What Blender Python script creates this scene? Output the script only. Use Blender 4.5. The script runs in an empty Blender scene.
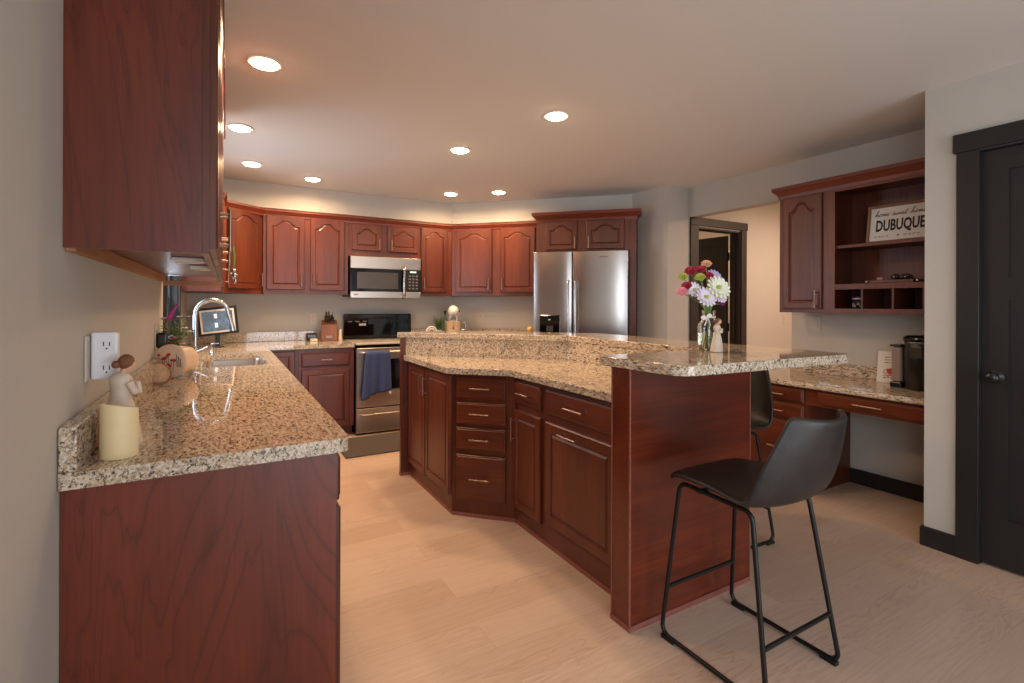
import bpy, bmesh, math, random
from mathutils import Vector, Matrix
random.seed(7)
PI = math.pi
S2 = math.sqrt(.5)
scene = bpy.context.scene
COL = scene.collection

# ------------------------------------------------------------------ camera
cam_d = bpy.data.cameras.new('camera')
cam = bpy.data.objects.new('camera', cam_d)
COL.objects.link(cam)
cam_d.sensor_width = 36
cam_d.lens = 498.2 * 36 / 1024
cam_d.shift_y = -(341.5 - 304.2) / 1024
cam_d.clip_start = .02
cam.location = (.334, 0, 1.302)
cam.matrix_world = (Matrix.Translation((.334, 0, 1.302)) @ Matrix.Rotation(math.radians(-29.754), 4, 'Z')
                    @ Matrix.Rotation(PI / 2, 4, 'X') @ Matrix.Rotation(math.radians(.184), 4, 'Z'))
scene.camera = cam

# ------------------------------------------------------------------ world, light, exposure
world = bpy.data.worlds.new('world')
scene.world = world
world.use_nodes = True
bgn = world.node_tree.nodes['Background']
bgn.inputs[0].default_value = (.62, .78, 1, 1)
bgn.inputs[1].default_value = 2.0
scene.view_settings.view_transform = 'Standard'
scene.view_settings.look = 'None'
scene.view_settings.gamma = 1
scene.view_settings.use_curve_mapping = False
scene.view_settings.exposure = 0.0

def area(name, loc, target, sx, sy, power, color):
    d = bpy.data.lights.new(name, 'AREA')
    d.shape = 'RECTANGLE'; d.size = sx; d.size_y = sy; d.energy = power; d.color = color
    o = bpy.data.objects.new(name, d)
    COL.objects.link(o)
    o.location = loc
    o.rotation_euler = (Vector(target) - Vector(loc)).to_track_quat('-Z', 'Y').to_euler()
    return o
DAY = (.93, .965, 1)
WARM = (1, .66, .38)
area('patio_daylight', (2.0, -3.75, 1.15), (2.0, 0, 1.1), 2.5, 2.0, 90, DAY)
area('side_window_daylight', (-.25, -1.1, 1.5), (3, -1.1, 1.2), 1.9, 1.2, 40, DAY)
area('sink_window_daylight', (-.22, 4.16, 1.55), (2.2, 3.6, 2.47), .9, .9, 17, (.76, .87, 1))
LAMP_W = 11.0      # every recessed downlight
LENS = 46.0

# ------------------------------------------------------------------ materials
def s2l(c):
    return tuple(((x / 255) / 12.92 if x / 255 <= .04045 else ((x / 255 + .055) / 1.055) ** 2.4) for x in c)
def rgb(*c):
    return (*s2l(c), 1)
class NT:
    def __init__(s, name):
        s.m = bpy.data.materials.new(name); s.m.use_nodes = True
        s.t = s.m.node_tree; s.b = s.t.nodes['Principled BSDF']
    def n(s, typ, **kw):
        nd = s.t.nodes.new(typ)
        for k, v in kw.items():
            if k.startswith('_'): setattr(nd, k[1:], v)
            else: nd.inputs[k.replace('__', ' ')].default_value = v
        return nd
    def l(s, a, b): s.t.links.new(a, b)
    def ramp(s, fac, stops, interp='LINEAR'):
        r = s.t.nodes.new('ShaderNodeValToRGB'); r.color_ramp.interpolation = interp
        e = r.color_ramp.elements
        while len(e) < len(stops): e.new(.5)
        for x, (p, c) in zip(e, stops): x.position = p; x.color = c
        s.l(fac, r.inputs[0]); return r.outputs[0]
    def mix(s, fac, a, b, mode='MIX'):
        m = s.t.nodes.new('ShaderNodeMix'); m.data_type = 'RGBA'; m.blend_type = mode
        for sock, v in ((m.inputs[0], fac), (m.inputs[6], a), (m.inputs[7], b)):
            if hasattr(v, 'is_output'): s.l(v, sock)
            else: sock.default_value = v
        return m.outputs[2]
    def math(s, op, a, b=0.0):
        m = s.t.nodes.new('ShaderNodeMath'); m.operation = op
        for sock, v in ((m.inputs[0], a), (m.inputs[1], b)):
            if hasattr(v, 'is_output'): s.l(v, sock)
            else: sock.default_value = v
        return m.outputs[0]
    def coord(s, which='Object', scale=(1, 1, 1), rot=(0, 0, 0), loc=(0, 0, 0), rnd=False):
        tc = s.t.nodes.new('ShaderNodeTexCoord'); mp = s.t.nodes.new('ShaderNodeMapping')
        mp.inputs['Scale'].default_value = scale; mp.inputs['Rotation'].default_value = rot
        mp.inputs['Location'].default_value = loc
        src = tc.outputs[which]
        if which == 'World':
            pass
        if rnd:
            oi = s.t.nodes.new('ShaderNodeObjectInfo')
            v = s.t.nodes.new('ShaderNodeVectorMath'); v.operation = 'MULTIPLY_ADD'
            cmb = s.t.nodes.new('ShaderNodeCombineXYZ')
            for i in range(3): s.l(oi.outputs['Random'], cmb.inputs[i])
            s.l(cmb.outputs[0], v.inputs[0]); v.inputs[1].default_value = (17, 9, 23); s.l(src, v.inputs[2])
            src = v.outputs[0]
        s.l(src, mp.inputs[0]); return mp.outputs[0]
    def wcoord(s, scale=(1, 1, 1), rot=(0, 0, 0)):
        g = s.t.nodes.new('ShaderNodeNewGeometry'); mp = s.t.nodes.new('ShaderNodeMapping')
        mp.inputs['Scale'].default_value = scale; mp.inputs['Rotation'].default_value = rot
        s.l(g.outputs['Position'], mp.inputs[0]); return mp.outputs[0]
    def bump(s, h, strength=.1, dist=.01):
        b = s.t.nodes.new('ShaderNodeBump'); b.inputs['Strength'].default_value = strength
        b.inputs['Distance'].default_value = dist; s.l(h, b.inputs['Height']); s.l(b.outputs[0], s.b.inputs['Normal'])
    def set(s, **kw):
        for k, v in kw.items():
            s.b.inputs[k.replace('__', ' ')].default_value = v
        return s

def plain(name, c, rough=.5, metal=0, noise=.06, nscale=30, bump=0, **kw):
    t = NT(name); t.set(Roughness=rough, Metallic=metal, **kw)
    co = t.coord('Object')
    nz = t.n('ShaderNodeTexNoise', Scale=nscale, Detail=3); t.l(co, nz.inputs['Vector'])
    lo = tuple(x * (1 - noise) for x in c[:3]) + (1,); hi = tuple(min(1, x * (1 + noise)) for x in c[:3]) + (1,)
    t.l(t.ramp(nz.outputs[0], [(.3, lo), (.7, hi)]), t.b.inputs['Base Color'])
    if bump: t.bump(nz.outputs[0], bump, .002)
    return t.m

def wood(name, axis, c_dark, c_mid, c_light, ring=7, contrast=.5, rough=.38, lines=.35, fine=90, coat=.14, figure=False):
    """cherry: wandering cathedral figure plus fine pores, the grain along one object axis"""
    t = NT(name); t.set(Roughness=rough); t.b.inputs['Coat Weight'].default_value = coat
    t.b.inputs['Coat Roughness'].default_value = .3
    sc = [1, 1, 1]; sc['xyz'.index(axis)] = .22 if figure else .16
    co = t.coord('Object', scale=tuple(sc), rnd=True)
    n1 = t.n('ShaderNodeTexNoise', Scale=ring * .45, Detail=4.5 if figure else 2.2, Roughness=.46, Distortion=.7 if figure else .35); t.l(co, n1.inputs['Vector'])
    bands = t.math('FRACT', t.math('MULTIPLY', n1.outputs[0], 20.0 if figure else 22.0 * contrast))
    tri = t.math('ABSOLUTE', t.math('SUBTRACT', bands, .5))
    line = t.ramp(tri, [(0.0, (1, 1, 1, 1)), (.04, (.45, .45, .45, 1)), (.22 if figure else .15, (0, 0, 0, 1))])
    sc2 = [1, 1, 1]; sc2['xyz'.index(axis)] = .035
    co2 = t.coord('Object', scale=tuple(sc2), rnd=True)
    n2 = t.n('ShaderNodeTexNoise', Scale=fine, Detail=4, Roughness=.6); t.l(co2, n2.inputs['Vector'])
    n3 = t.n('ShaderNodeTexNoise', Scale=5, Detail=3); t.l(co, n3.inputs['Vector'])
    base = t.ramp(n3.outputs[0], [(.3, c_mid), (.72, c_light)])
    base = t.mix(t.ramp(n2.outputs[0], [(.42, (.16,) * 3 + (1,) if figure else (.32,) * 3 + (1,)), (.62, (0, 0, 0, 1))]), base, c_dark)
    lf = t.math('MULTIPLY', line, lines)
    base = t.mix(lf, base, c_dark)
    t.l(base, t.b.inputs['Base Color'])
    t.bump(n2.outputs[0], .04, .002)
    return t.m

CD, CM, CLT = rgb(42, 16, 8), rgb(84, 32, 14), rgb(118, 54, 26)
M = {}
M['wood_z'] = wood('cherry_vertical_grain', 'z', CD, CM, CLT, lines=.25)
M['wood_x'] = wood('cherry_horizontal_grain', 'x', CD, CM, CLT, lines=.25)
M['wood_end'] = wood('cherry_end_panel', 'z', rgb(44, 16, 9), rgb(96, 36, 18), rgb(120, 50, 27), ring=7.5, contrast=.62, lines=.5, rough=.36, figure=True)
M['wood_isl'] = wood('cherry_island_end', 'x', CD, rgb(92, 33, 16), rgb(118, 49, 26), ring=5, contrast=.25, lines=.2, rough=.28)
M['wood_crown'] = wood('cherry_moulding', 'x', CD, rgb(104, 40, 22), rgb(128, 54, 30), lines=.1)
M['wood_in'] = wood('cherry_inside', 'z', CD, rgb(96, 46, 30), rgb(114, 58, 40), lines=.2, coat=.1, rough=.45)
M['shoe'] = wood('shoe_moulding_wood', 'x', rgb(90, 45, 38), rgb(140, 80, 68), rgb(155, 95, 82), lines=.1, coat=.1, rough=.5)
M['lightwood'] = wood('raw_edge_wood', 'y', rgb(120, 75, 45), rgb(170, 120, 80), rgb(190, 140, 98), lines=.1, coat=0, rough=.6)
M['block'] = wood('knife_block_wood', 'z', rgb(70, 36, 20), rgb(128, 72, 44), rgb(152, 94, 60), lines=.2, coat=.2)
M['frame_wood'] = wood('sign_frame_wood', 'z', rgb(90, 62, 42), rgb(140, 100, 72), rgb(160, 122, 90), lines=.2, coat=0, rough=.6)

def granite():
    t = NT('polished_speckled_granite'); t.set(Roughness=.045); t.b.inputs['Specular IOR Level'].default_value = .6
    co = t.wcoord(scale=(1.0, 1.0, 1.0), rot=(.5, .35, .6))
    st = t.wcoord(scale=(1.0, .35, 1.0), rot=(.5, .35, .75))
    big = t.n('ShaderNodeTexNoise', Scale=9, Detail=3); t.l(co, big.inputs['Vector'])
    a = t.n('ShaderNodeTexNoise', Scale=100, Detail=3.5, Roughness=.65, Distortion=.4); t.l(st, a.inputs['Vector'])
    b = t.n('ShaderNodeTexNoise', Scale=140, Detail=2, Roughness=.6); t.l(st, b.inputs['Vector'])
    v = t.n('ShaderNodeTexVoronoi', Scale=150); t.l(st, v.inputs['Vector'])
    base = t.ramp(a.outputs[0], [(.28, rgb(136, 104, 76)), (.40, rgb(170, 146, 118)), (.50, rgb(196, 176, 150)), (.60, rgb(226, 216, 200)), (.76, rgb(160, 138, 116))])
    base = t.mix(t.math('MULTIPLY', t.ramp(v.outputs['Color'], [(.35, (0, 0, 0, 1)), (.9, (1, 1, 1, 1))]), .5), base, rgb(222, 206, 182))
    bf = t.math('ADD', b.outputs[0], t.math('MULTIPLY', t.math('SUBTRACT', big.outputs[0], .5), .28))
    base = t.mix(t.ramp(bf, [(.56, (0, 0, 0, 1)), (.61, (.65, .65, .65, 1))]), base, rgb(84, 66, 54))
    c = t.n('ShaderNodeTexNoise', Scale=88, Detail=3, Roughness=.6); t.l(st, c.inputs['Vector'])
    base = t.mix(t.ramp(c.outputs[0], [(.585, (0, 0, 0, 1)), (.62, (.85, .85, .85, 1))]), base, rgb(48, 42, 40))
    t.l(base, t.b.inputs['Base Color'])
    return t.m
M['granite'] = granite()

def floor_mat():
    t = NT('light_oak_planks'); t.set(Roughness=.36)
    co = t.wcoord(scale=(1, 1, 1))
    br = t.t.nodes.new('ShaderNodeTexBrick'); t.l(co, br.inputs['Vector'])
    br.offset = .37; br.squash = 1
    for k, v in (('Scale', 1), ('Brick Width', 1.22), ('Row Height', .185), ('Mortar Size', .0011), ('Mortar Smooth', .1), ('Bias', 0)):
        br.inputs[k].default_value = v
    br.inputs['Color1'].default_value = (0, 0, 0, 1); br.inputs['Color2'].default_value = (1, 1, 1, 1)
    br.inputs['Mortar'].default_value = (.5, .5, .5, 1)
    tint = t.ramp(br.outputs['Color'], [(0, rgb(194, 167, 147)), (.5, rgb(202, 175, 155)), (1, rgb(208, 183, 164))])
    sep = t.t.nodes.new('ShaderNodeVectorMath'); sep.operation = 'MULTIPLY_ADD'
    t.l(br.outputs['Color'], sep.inputs[0]); sep.inputs[1].default_value = (7, 5, 3); t.l(co, sep.inputs[2])
    mp = t.t.nodes.new('ShaderNodeMapping'); mp.inputs['Scale'].default_value = (.16, 1, 1); t.l(sep.outputs[0], mp.inputs[0])
    n = t.n('ShaderNodeTexNoise', Scale=10, Detail=3, Roughness=.5, Distortion=.6); t.l(mp.outputs[0], n.inputs['Vector'])
    fr = t.math('ABSOLUTE', t.math('SUBTRACT', t.math('FRACT', t.math('MULTIPLY', n.outputs[0], 12.)), .5))
    ln = t.ramp(fr, [(0, (1, 1, 1, 1)), (.2, (0, 0, 0, 1))])
    n2 = t.n('ShaderNodeTexNoise', Scale=120, Detail=3); mp2 = t.t.nodes.new('ShaderNodeMapping')
    mp2.inputs['Scale'].default_value = (.04, 1, 1); t.l(sep.outputs[0], mp2.inputs[0]); t.l(mp2.outputs[0], n2.inputs['Vector'])
    n4 = t.n('ShaderNodeTexNoise', Scale=2.5, Detail=2); t.l(mp.outputs[0], n4.inputs['Vector'])
    msk = t.ramp(n4.outputs[0], [(.45, (0, 0, 0, 1)), (.65, (1, 1, 1, 1))])
    c = t.mix(t.math('MULTIPLY', t.math('MULTIPLY', ln, msk), .5), tint, rgb(158, 124, 102))
    c = t.mix(t.ramp(n2.outputs[0], [(.4, (.16, .16, .16, 1)), (.6, (0, 0, 0, 1))]), c, rgb(160, 125, 98))
    c = t.mix(t.math('MULTIPLY', br.outputs['Fac'], .25), c, rgb(140, 105, 82))
    t.l(c, t.b.inputs['Base Color']); t.bump(n2.outputs[0], .03, .001)
    return t.m
M['floor'] = floor_mat()
M['wall'] = plain('greige_wall_paint', rgb(190, 186, 178), .75, noise=.012, nscale=60, bump=.05)
M['ceiling'] = plain('ceiling_paint', rgb(222, 221, 218), .85, noise=.012, nscale=80, bump=.05)
M['black_trim'] = plain('black_trim_paint', rgb(33, 31, 31), .42, noise=.05)
M['brown_trim'] = plain('dark_bronze_trim_paint', rgb(44, 36, 31), .55, noise=.05)
M['white_paint'] = plain('white_enamel', rgb(235, 232, 226), .4, noise=.01)
M['almond'] = plain('almond_plastic', rgb(196, 187, 172), .4, noise=.01)
M['white_plastic'] = plain('white_plastic', rgb(232, 232, 236), .35, noise=.01)
M['black_plastic'] = plain('black_plastic', rgb(18, 18, 19), .3, noise=.05)
M['black_glass'] = plain('black_glass', rgb(10, 10, 11), .06, noise=.02)
M['grey_glass'] = plain('dark_window_glass', rgb(70, 66, 64), .15, noise=.03)
M['dark'] = plain('dark_slot', rgb(25, 20, 18), .6)
M['nickel'] = plain('satin_nickel', rgb(158, 136, 118), .36, 1, noise=.03)
M['chrome'] = plain('polished_chrome', rgb(186, 188, 192), .24, 1, noise=.02)
M['iron'] = plain('black_powder_coat', rgb(24, 23, 24), .4, .3, noise=.05)
M['rubber'] = plain('black_rubber', rgb(14, 14, 14), .7)
M['towel'] = plain('blue_towel', rgb(62, 76, 118), .95, noise=.18, nscale=160, bump=.5)
M['rug'] = plain('charcoal_rug', rgb(78, 68, 62), .95, noise=.25, nscale=140, bump=.5)
M['candle'] = plain('ivory_wax', rgb(236, 216, 168), .45, noise=.02)
M['candle'].node_tree.nodes['Principled BSDF'].inputs['Subsurface Weight'].default_value = .25
M['candle'].node_tree.nodes['Principled BSDF'].inputs['Subsurface Radius'].default_value = (.02, .012, .006)
M['figure'] = plain('cream_carved_resin', rgb(214, 198, 180), .6, noise=.05, nscale=80, bump=.2)
M['fighair'] = plain('brown_carved_hair', rgb(120, 76, 50), .6, noise=.1)
M['figskin'] = plain('painted_skin', rgb(214, 170, 140), .6, noise=.03)
M['ceramic'] = plain('blush_ceramic', rgb(226, 196, 168), .4, noise=.06, nscale=14)
M['green'] = plain('leaf_green', rgb(72, 98, 52), .55, noise=.25, nscale=20)
M['green2'] = plain('fresh_stem_green', rgb(110, 140, 62), .5, noise=.2)
M['lime'] = plain('lime_petals', rgb(170, 185, 80), .6, noise=.15)
M['magenta'] = plain('magenta_petals', rgb(190, 50, 130), .6, noise=.2)
M['red'] = plain('crimson_petals', rgb(165, 30, 60), .6, noise=.25, nscale=60)
M['pink'] = plain('pink_petals', rgb(235, 150, 165), .6, noise=.15, nscale=60)
M['peach'] = plain('peach_petals', rgb(230, 180, 140), .6, noise=.15, nscale=60)
M['lav'] = plain('pale_lavender_petals', rgb(232, 222, 238), .6, noise=.08)
M['ivory'] = plain('ivory_petals', rgb(236, 238, 214), .6, noise=.08)
M['purple'] = plain('purple_petals', rgb(140, 50, 120), .6, noise=.2)
M['lilac'] = plain('lilac_petals', rgb(176, 160, 205), .6, noise=.1)
M['yellow'] = plain('golden_yellow', rgb(226, 194, 110), .5, noise=.1)
M['redpaint'] = plain('poppy_red_paint', rgb(190, 50, 40), .5, noise=.15)
M['blue'] = plain('pale_blue_glaze', rgb(140, 175, 215), .3, noise=.05)
M['paper'] = plain('white_card', rgb(228, 222, 214), .6, noise=.02)
M['sign'] = plain('white_sign_board', rgb(226, 220, 212), .6, noise=.03)
M['ink'] = plain('black_ink', rgb(28, 26, 26), .6)
M['grey_ink'] = plain('grey_ink', rgb(120, 112, 106), .6)
M['salt'] = plain('translucent_cream', rgb(225, 205, 175), .3, noise=.03)
M['basket'] = plain('woven_straw', rgb(178, 148, 118), .8, noise=.25, nscale=120, bump=.6)
M['wax_ribbon'] = plain('green_ribbon', rgb(98, 130, 60), .5, noise=.1)
M['cooktop'] = plain('grey_ceramic_cooktop', rgb(206, 196, 184), .16, noise=.06, nscale=12)
M['ground'] = plain('lawn_outside', rgb(96, 110, 80), .9, noise=.2)

def leather():
    t = NT('distressed_black_leather'); t.set(Roughness=.42)
    co = t.coord('Object')
    n = t.n('ShaderNodeTexNoise', Scale=14, Detail=5, Roughness=.6); t.l(co, n.inputs['Vector'])
    v = t.n('ShaderNodeTexVoronoi', Scale=260); t.l(co, v.inputs['Vector'])
    t.l(t.ramp(n.outputs[0], [(.3, rgb(30, 27, 26)), (.7, rgb(46, 41, 39))]), t.b.inputs['Base Color'])
    t.bump(v.outputs['Distance'], .25, .002)
    return t.m
M['leather'] = leather()
def steel(name, axis, c=(188, 178, 168), r=.3):
    t = NT(name); t.set(Metallic=1.0, Roughness=r)
    sc = [1, 1, 1]; sc['xyz'.index(axis)] = .01
    co = t.coord('Object', scale=tuple(sc))
    n = t.n('ShaderNodeTexNoise', Scale=420, Detail=1); t.l(co, n.inputs['Vector'])
    lo = tuple(x * .995 for x in rgb(*c)[:3]) + (1,)
    t.l(t.ramp(n.outputs[0], [(.3, lo), (.7, rgb(*c))]), t.b.inputs['Base Color'])
    t.l(t.ramp(n.outputs[0], [(.3, (r * .96,) * 3 + (1,)), (.7, (r * 1.05,) * 3 + (1,))]), t.b.inputs['Roughness'])
    t.b.inputs['Anisotropic'].default_value = .2
    return t.m
M['steel_x'] = steel('brushed_steel_horizontal', 'x')
M['steel_z'] = steel('brushed_steel_vertical', 'z', (182, 176, 172), .24)
M['copper'] = plain('warm_polished_steel', rgb(214, 206, 202), .2, 1, noise=.03)
def glass(name, c=(1, 1, 1, 1), rough=0, ior=1.45):
    t = NT(name); t.set(Roughness=rough, IOR=ior); t.b.inputs['Transmission Weight'].default_value = 1
    co = t.coord('Object'); n = t.n('ShaderNodeTexNoise', Scale=3, Detail=1); t.l(co, n.inputs['Vector'])
    c2 = tuple(x * .97 for x in c[:3]) + (1,)
    t.l(t.ramp(n.outputs[0], [(.4, c), (.6, c2)]), t.b.inputs['Base Color'])
    return t.m
M['glass'] = glass('clear_glass', (.95, .98, .96, 1))
M['pane'] = glass('window_pane', (.96, .98, 1, 1), ior=1.02)
M['water'] = glass('water', (.92, .95, .85, 1), ior=1.33)
def emit(name, c, s):
    t = NT(name); t.set(Roughness=.5); t.b.inputs['Base Color'].default_value = c
    t.b.inputs['Emission Color'].default_value = c; t.b.inputs['Emission Strength'].default_value = s
    co = t.coord('Object'); n = t.n('ShaderNodeTexNoise', Scale=5); t.l(co, n.inputs['Vector'])
    lo = tuple(x * .985 for x in c[:3]) + (1,)
    t.l(t.ramp(n.outputs[0], [(.4, lo), (.6, c)]), t.b.inputs['Emission Color'])
    return t.m
M['lens'] = emit('lit_lamp_lens', (1, .64, .36, 1), LENS)
M['display_lit'] = emit('lit_clock_display', (.55, .9, .9, 1), .35)
def screen_mat():
    t = NT('photo_on_screen'); t.set(Roughness=.2)
    co = t.coord('Object', scale=(1, 1, 1))
    v = t.n('ShaderNodeTexVoronoi', Scale=16); t.l(co, v.inputs['Vector'])
    n = t.n('ShaderNodeTexNoise', Scale=11, Detail=2); t.l(co, n.inputs['Vector'])
    c = t.ramp(n.outputs[0], [(.35, rgb(10, 14, 20)), (.5, rgb(16, 34, 48)), (.6, rgb(34, 84, 110)), (.7, rgb(22, 30, 38))])
    t.l(c, t.b.inputs['Base Color']); t.l(c, t.b.inputs['Emission Color']); t.b.inputs['Emission Strength'].default_value = .3
    return t.m
M['screen'] = screen_mat()
M['screen_white'] = emit('white_patch_on_screen', (.8, .88, .95, 1), .5)

# ------------------------------------------------------------------ object helpers
def thing(name, label, cat, loc=(0, 0, 0), rz=0, group=None):
    o = bpy.data.objects.new(name, None); COL.objects.link(o)
    o.empty_display_size = .1; o.location = loc; o.rotation_euler = (0, 0, rz)
    o['label'] = label; o['category'] = cat
    if group: o['group'] = group
    return o
def tag(o, label, cat, group=None):
    o['label'] = label; o['category'] = cat
    if group: o['group'] = group
    return o
def struct(o):
    o['kind'] = 'structure'; return o
def wmat(p):
    return Matrix.Translation(p.location) @ p.rotation_euler.to_matrix().to_4x4() if p else Matrix()

class G:
    """collects geometry for ONE mesh"""
    def __init__(s): s.bm = bmesh.new()
    def box(s, x0, x1, y0, y1, z0, z1, bev=0, seg=2):
        r = bmesh.ops.create_cube(s.bm, size=1)
        vs = r['verts']
        for v in vs:
            v.co = Vector((x0 + (v.co.x + .5) * (x1 - x0), y0 + (v.co.y + .5) * (y1 - y0), z0 + (v.co.z + .5) * (z1 - z0)))
        if bev:
            es = list({e for v in vs for e in v.link_edges})
            bmesh.ops.bevel(s.bm, geom=es, offset=bev, segments=seg, affect='EDGES', profile=.5)
        return s
    def faces(s, verts, faces):
        vs = [s.bm.verts.new(v) for v in verts]
        for f in faces:
            try: s.bm.faces.new([vs[i] for i in f])
            except ValueError: pass
        return s
    def prism(s, poly, z0, z1, holes=()):
        """polygon (list of xy) with optional holes, extruded"""
        bm = s.bm
        loops = [list(poly)] + [list(h) for h in holes]
        es = []; nv = []
        for lp in loops:
            vs = [bm.verts.new((x, y, z0)) for x, y in lp]; nv += vs
            for i in range(len(vs)): es.append(bm.edges.new((vs[i], vs[(i + 1) % len(vs)])))
        r = bmesh.ops.triangle_fill(bm, use_beauty=True, edges=es)
        fs = [g for g in r['geom'] if isinstance(g, bmesh.types.BMFace)]
        if not holes:
            r2 = bmesh.ops.dissolve_faces(bm, faces=fs); fs = r2['region']
        else:
            r2 = bmesh.ops.dissolve_limit(bm, angle_limit=.01, verts=nv, edges=[])
            fs = list({f for v in nv if v.is_valid for f in v.link_faces})
        e = bmesh.ops.extrude_face_region(bm, geom=fs)
        bmesh.ops.translate(bm, verts=[v for v in e['geom'] if isinstance(v, bmesh.types.BMVert)], vec=(0, 0, z1 - z0))
        return s
    def tube(s, pts, r, n=10, closed=False, cap=True, r_end=None):
        pts = [Vector(p) for p in pts]; rings = []; N = len(pts)
        up = None
        for i, p in enumerate(pts):
            if closed: d = (pts[(i + 1) % N] - pts[i - 1])
            else: d = (pts[min(i + 1, N - 1)] - pts[max(i - 1, 0)])
            d.normalize()
            if up is None:
                up = Vector((0, 0, 1)) if abs(d.z) < .9 else Vector((1, 0, 0))
            a = d.cross(up)
            if a.length < 1e-6: a = d.orthogonal()
            a.normalize(); up = a.cross(d).normalized()
            rr = r if r_end is None else r + (r_end - r) * i / max(1, N - 1)
            if isinstance(r, (list, tuple)): rr = r[i]
            rings.append([s.bm.verts.new(p + a * math.cos(2 * PI * k / n) * rr + up * math.sin(2 * PI * k / n) * rr) for k in range(n)])
        m = N if closed else N - 1
        for i in range(m):
            A, B = rings[i], rings[(i + 1) % N]
            for k in range(n): s.bm.faces.new((A[k], A[(k + 1) % n], B[(k + 1) % n], B[k]))
        if cap and not closed:
            s.bm.faces.new(rings[0][::-1]); s.bm.faces.new(rings[-1])
        return s
    def lathe(s, prof, n=24, c=(0, 0, 0), axis='z'):
        rings = []
        for r, z in prof:
            if r < 1e-6: rings.append([s.bm.verts.new(s._ax((0, 0, z), c, axis))])
            else: rings.append([s.bm.verts.new(s._ax((r * math.cos(2 * PI * k / n), r * math.sin(2 * PI * k / n), z), c, axis)) for k in range(n)])
        for A, B in zip(rings, rings[1:]):
            for k in range(n):
                a = [A[0]] if len(A) == 1 else [A[k], A[(k + 1) % n]]
                b = [B[0]] if len(B) == 1 else [B[(k + 1) % n], B[k]]
                if len(a) + len(b) >= 3: s.bm.faces.new(a + b)
        return s
    def _ax(s, p, c, axis):
        x, y, z = p
        if axis == 'x': x, y, z = z, x, y
        if axis == 'y': x, y, z = x, -z, y
        return (x + c[0], y + c[1], z + c[2])
    def ball(s, c, r, sx=1, sy=1, sz=1, u=14, v=9, rot=None):
        res = bmesh.ops.create_uvsphere(s.bm, u_segments=u, v_segments=v, radius=r)
        for w in res['verts']:
            p = Vector((w.co.x * sx, w.co.y * sy, w.co.z * sz))
            if rot: p = rot @ p
            w.co = p + Vector(c)
        return s
    def sweep(s, path, prof, closed=False):
        """profile [(out, z)] swept along a 2D path; out is to the right of the direction of travel"""
        P = [Vector(p) for p in path]; N = len(P); rings = []
        for i in range(N):
            a = (P[i] - P[i - 1]).normalized() if (i > 0 or closed) else None
            b = (P[(i + 1) % N] - P[i]).normalized() if (i < N - 1 or closed) else None
            na = Vector((a.y, -a.x)) if a else None; nb = Vector((b.y, -b.x)) if b else None
            if na is None: m = nb
            elif nb is None: m = na
            else:
                m = (na + nb); m = m / max(.2, m.dot(na))
            rings.append([s.bm.verts.new((P[i].x + m.x * o, P[i].y + m.y * o, z)) for o, z in prof])
        K = len(prof); mm = N if closed else N - 1
        for i in range(mm):
            A, B = rings[i], rings[(i + 1) % N]
            for k in range(K): s.bm.faces.new((A[k], B[k], B[(k + 1) % K], A[(k + 1) % K]))
        if not closed:
            s.bm.faces.new(rings[0]); s.bm.faces.new(rings[-1][::-1])
        return s
    def xf(s, m):
        bmesh.ops.transform(s.bm, matrix=m, verts=s.bm.verts[:]); return s
    def obj(s, name, mat, parent=None, loc=(0, 0, 0), rot=(0, 0, 0), smooth=False, bev=0, world=False, sub=0, seg=2):
        bm = s.bm
        if world and parent:
            bmesh.ops.transform(bm, matrix=wmat(parent).inverted(), verts=bm.verts[:])
        elif world is False and parent is None and loc == (0, 0, 0) and bm.verts:
            # put the origin of a top-level mesh at its own base centre
            lo = [min(v.co[i] for v in bm.verts) for i in range(3)]; hi = [max(v.co[i] for v in bm.verts) for i in range(3)]
            c = Vector(((lo[0] + hi[0]) / 2, (lo[1] + hi[1]) / 2, lo[2]))
            bmesh.ops.translate(bm, verts=bm.verts[:], vec=-c); loc = c
        bmesh.ops.recalc_face_normals(bm, faces=bm.faces[:])
        me = bpy.data.meshes.new(name); bm.to_mesh(me); bm.free()
        if isinstance(mat, str): mat = M[mat]
        me.materials.append(mat)
        if smooth:
            for p in me.polygons: p.use_smooth = True
        o = bpy.data.objects.new(name, me); COL.objects.link(o)
        o.location = loc; o.rotation_euler = rot
        if parent: o.parent = parent
        if bev:
            m = o.modifiers.new('bevel', 'BEVEL'); m.width = bev; m.segments = seg; m.limit_method = 'ANGLE'; m.angle_limit = .6
            for p in me.polygons: p.use_smooth = True
            m.harden_normals = False
            try: me.set_sharp_from_angle(angle=.7)
            except Exception: pass
        if sub:
            m = o.modifiers.new('subsurf', 'SUBSURF'); m.levels = sub; m.render_levels = sub
        if smooth and not sub and smooth != 'all':
            try: me.set_sharp_from_angle(angle=.9)
            except Exception: pass
        return o
def dup(root, loc, rz, label, group=None):
    def cp(o, par):
        c = o.copy(); COL.objects.link(c)
        if par: c.parent = par
        for ch in [x for x in kids if x.parent == o]: cp(ch, c)
        return c
    kids = list(COL.objects)
    r = cp(root, None)
    r.location = loc; r.rotation_euler = (0, 0, rz); r['label'] = label
    if group: r['group'] = group
    return r

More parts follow.
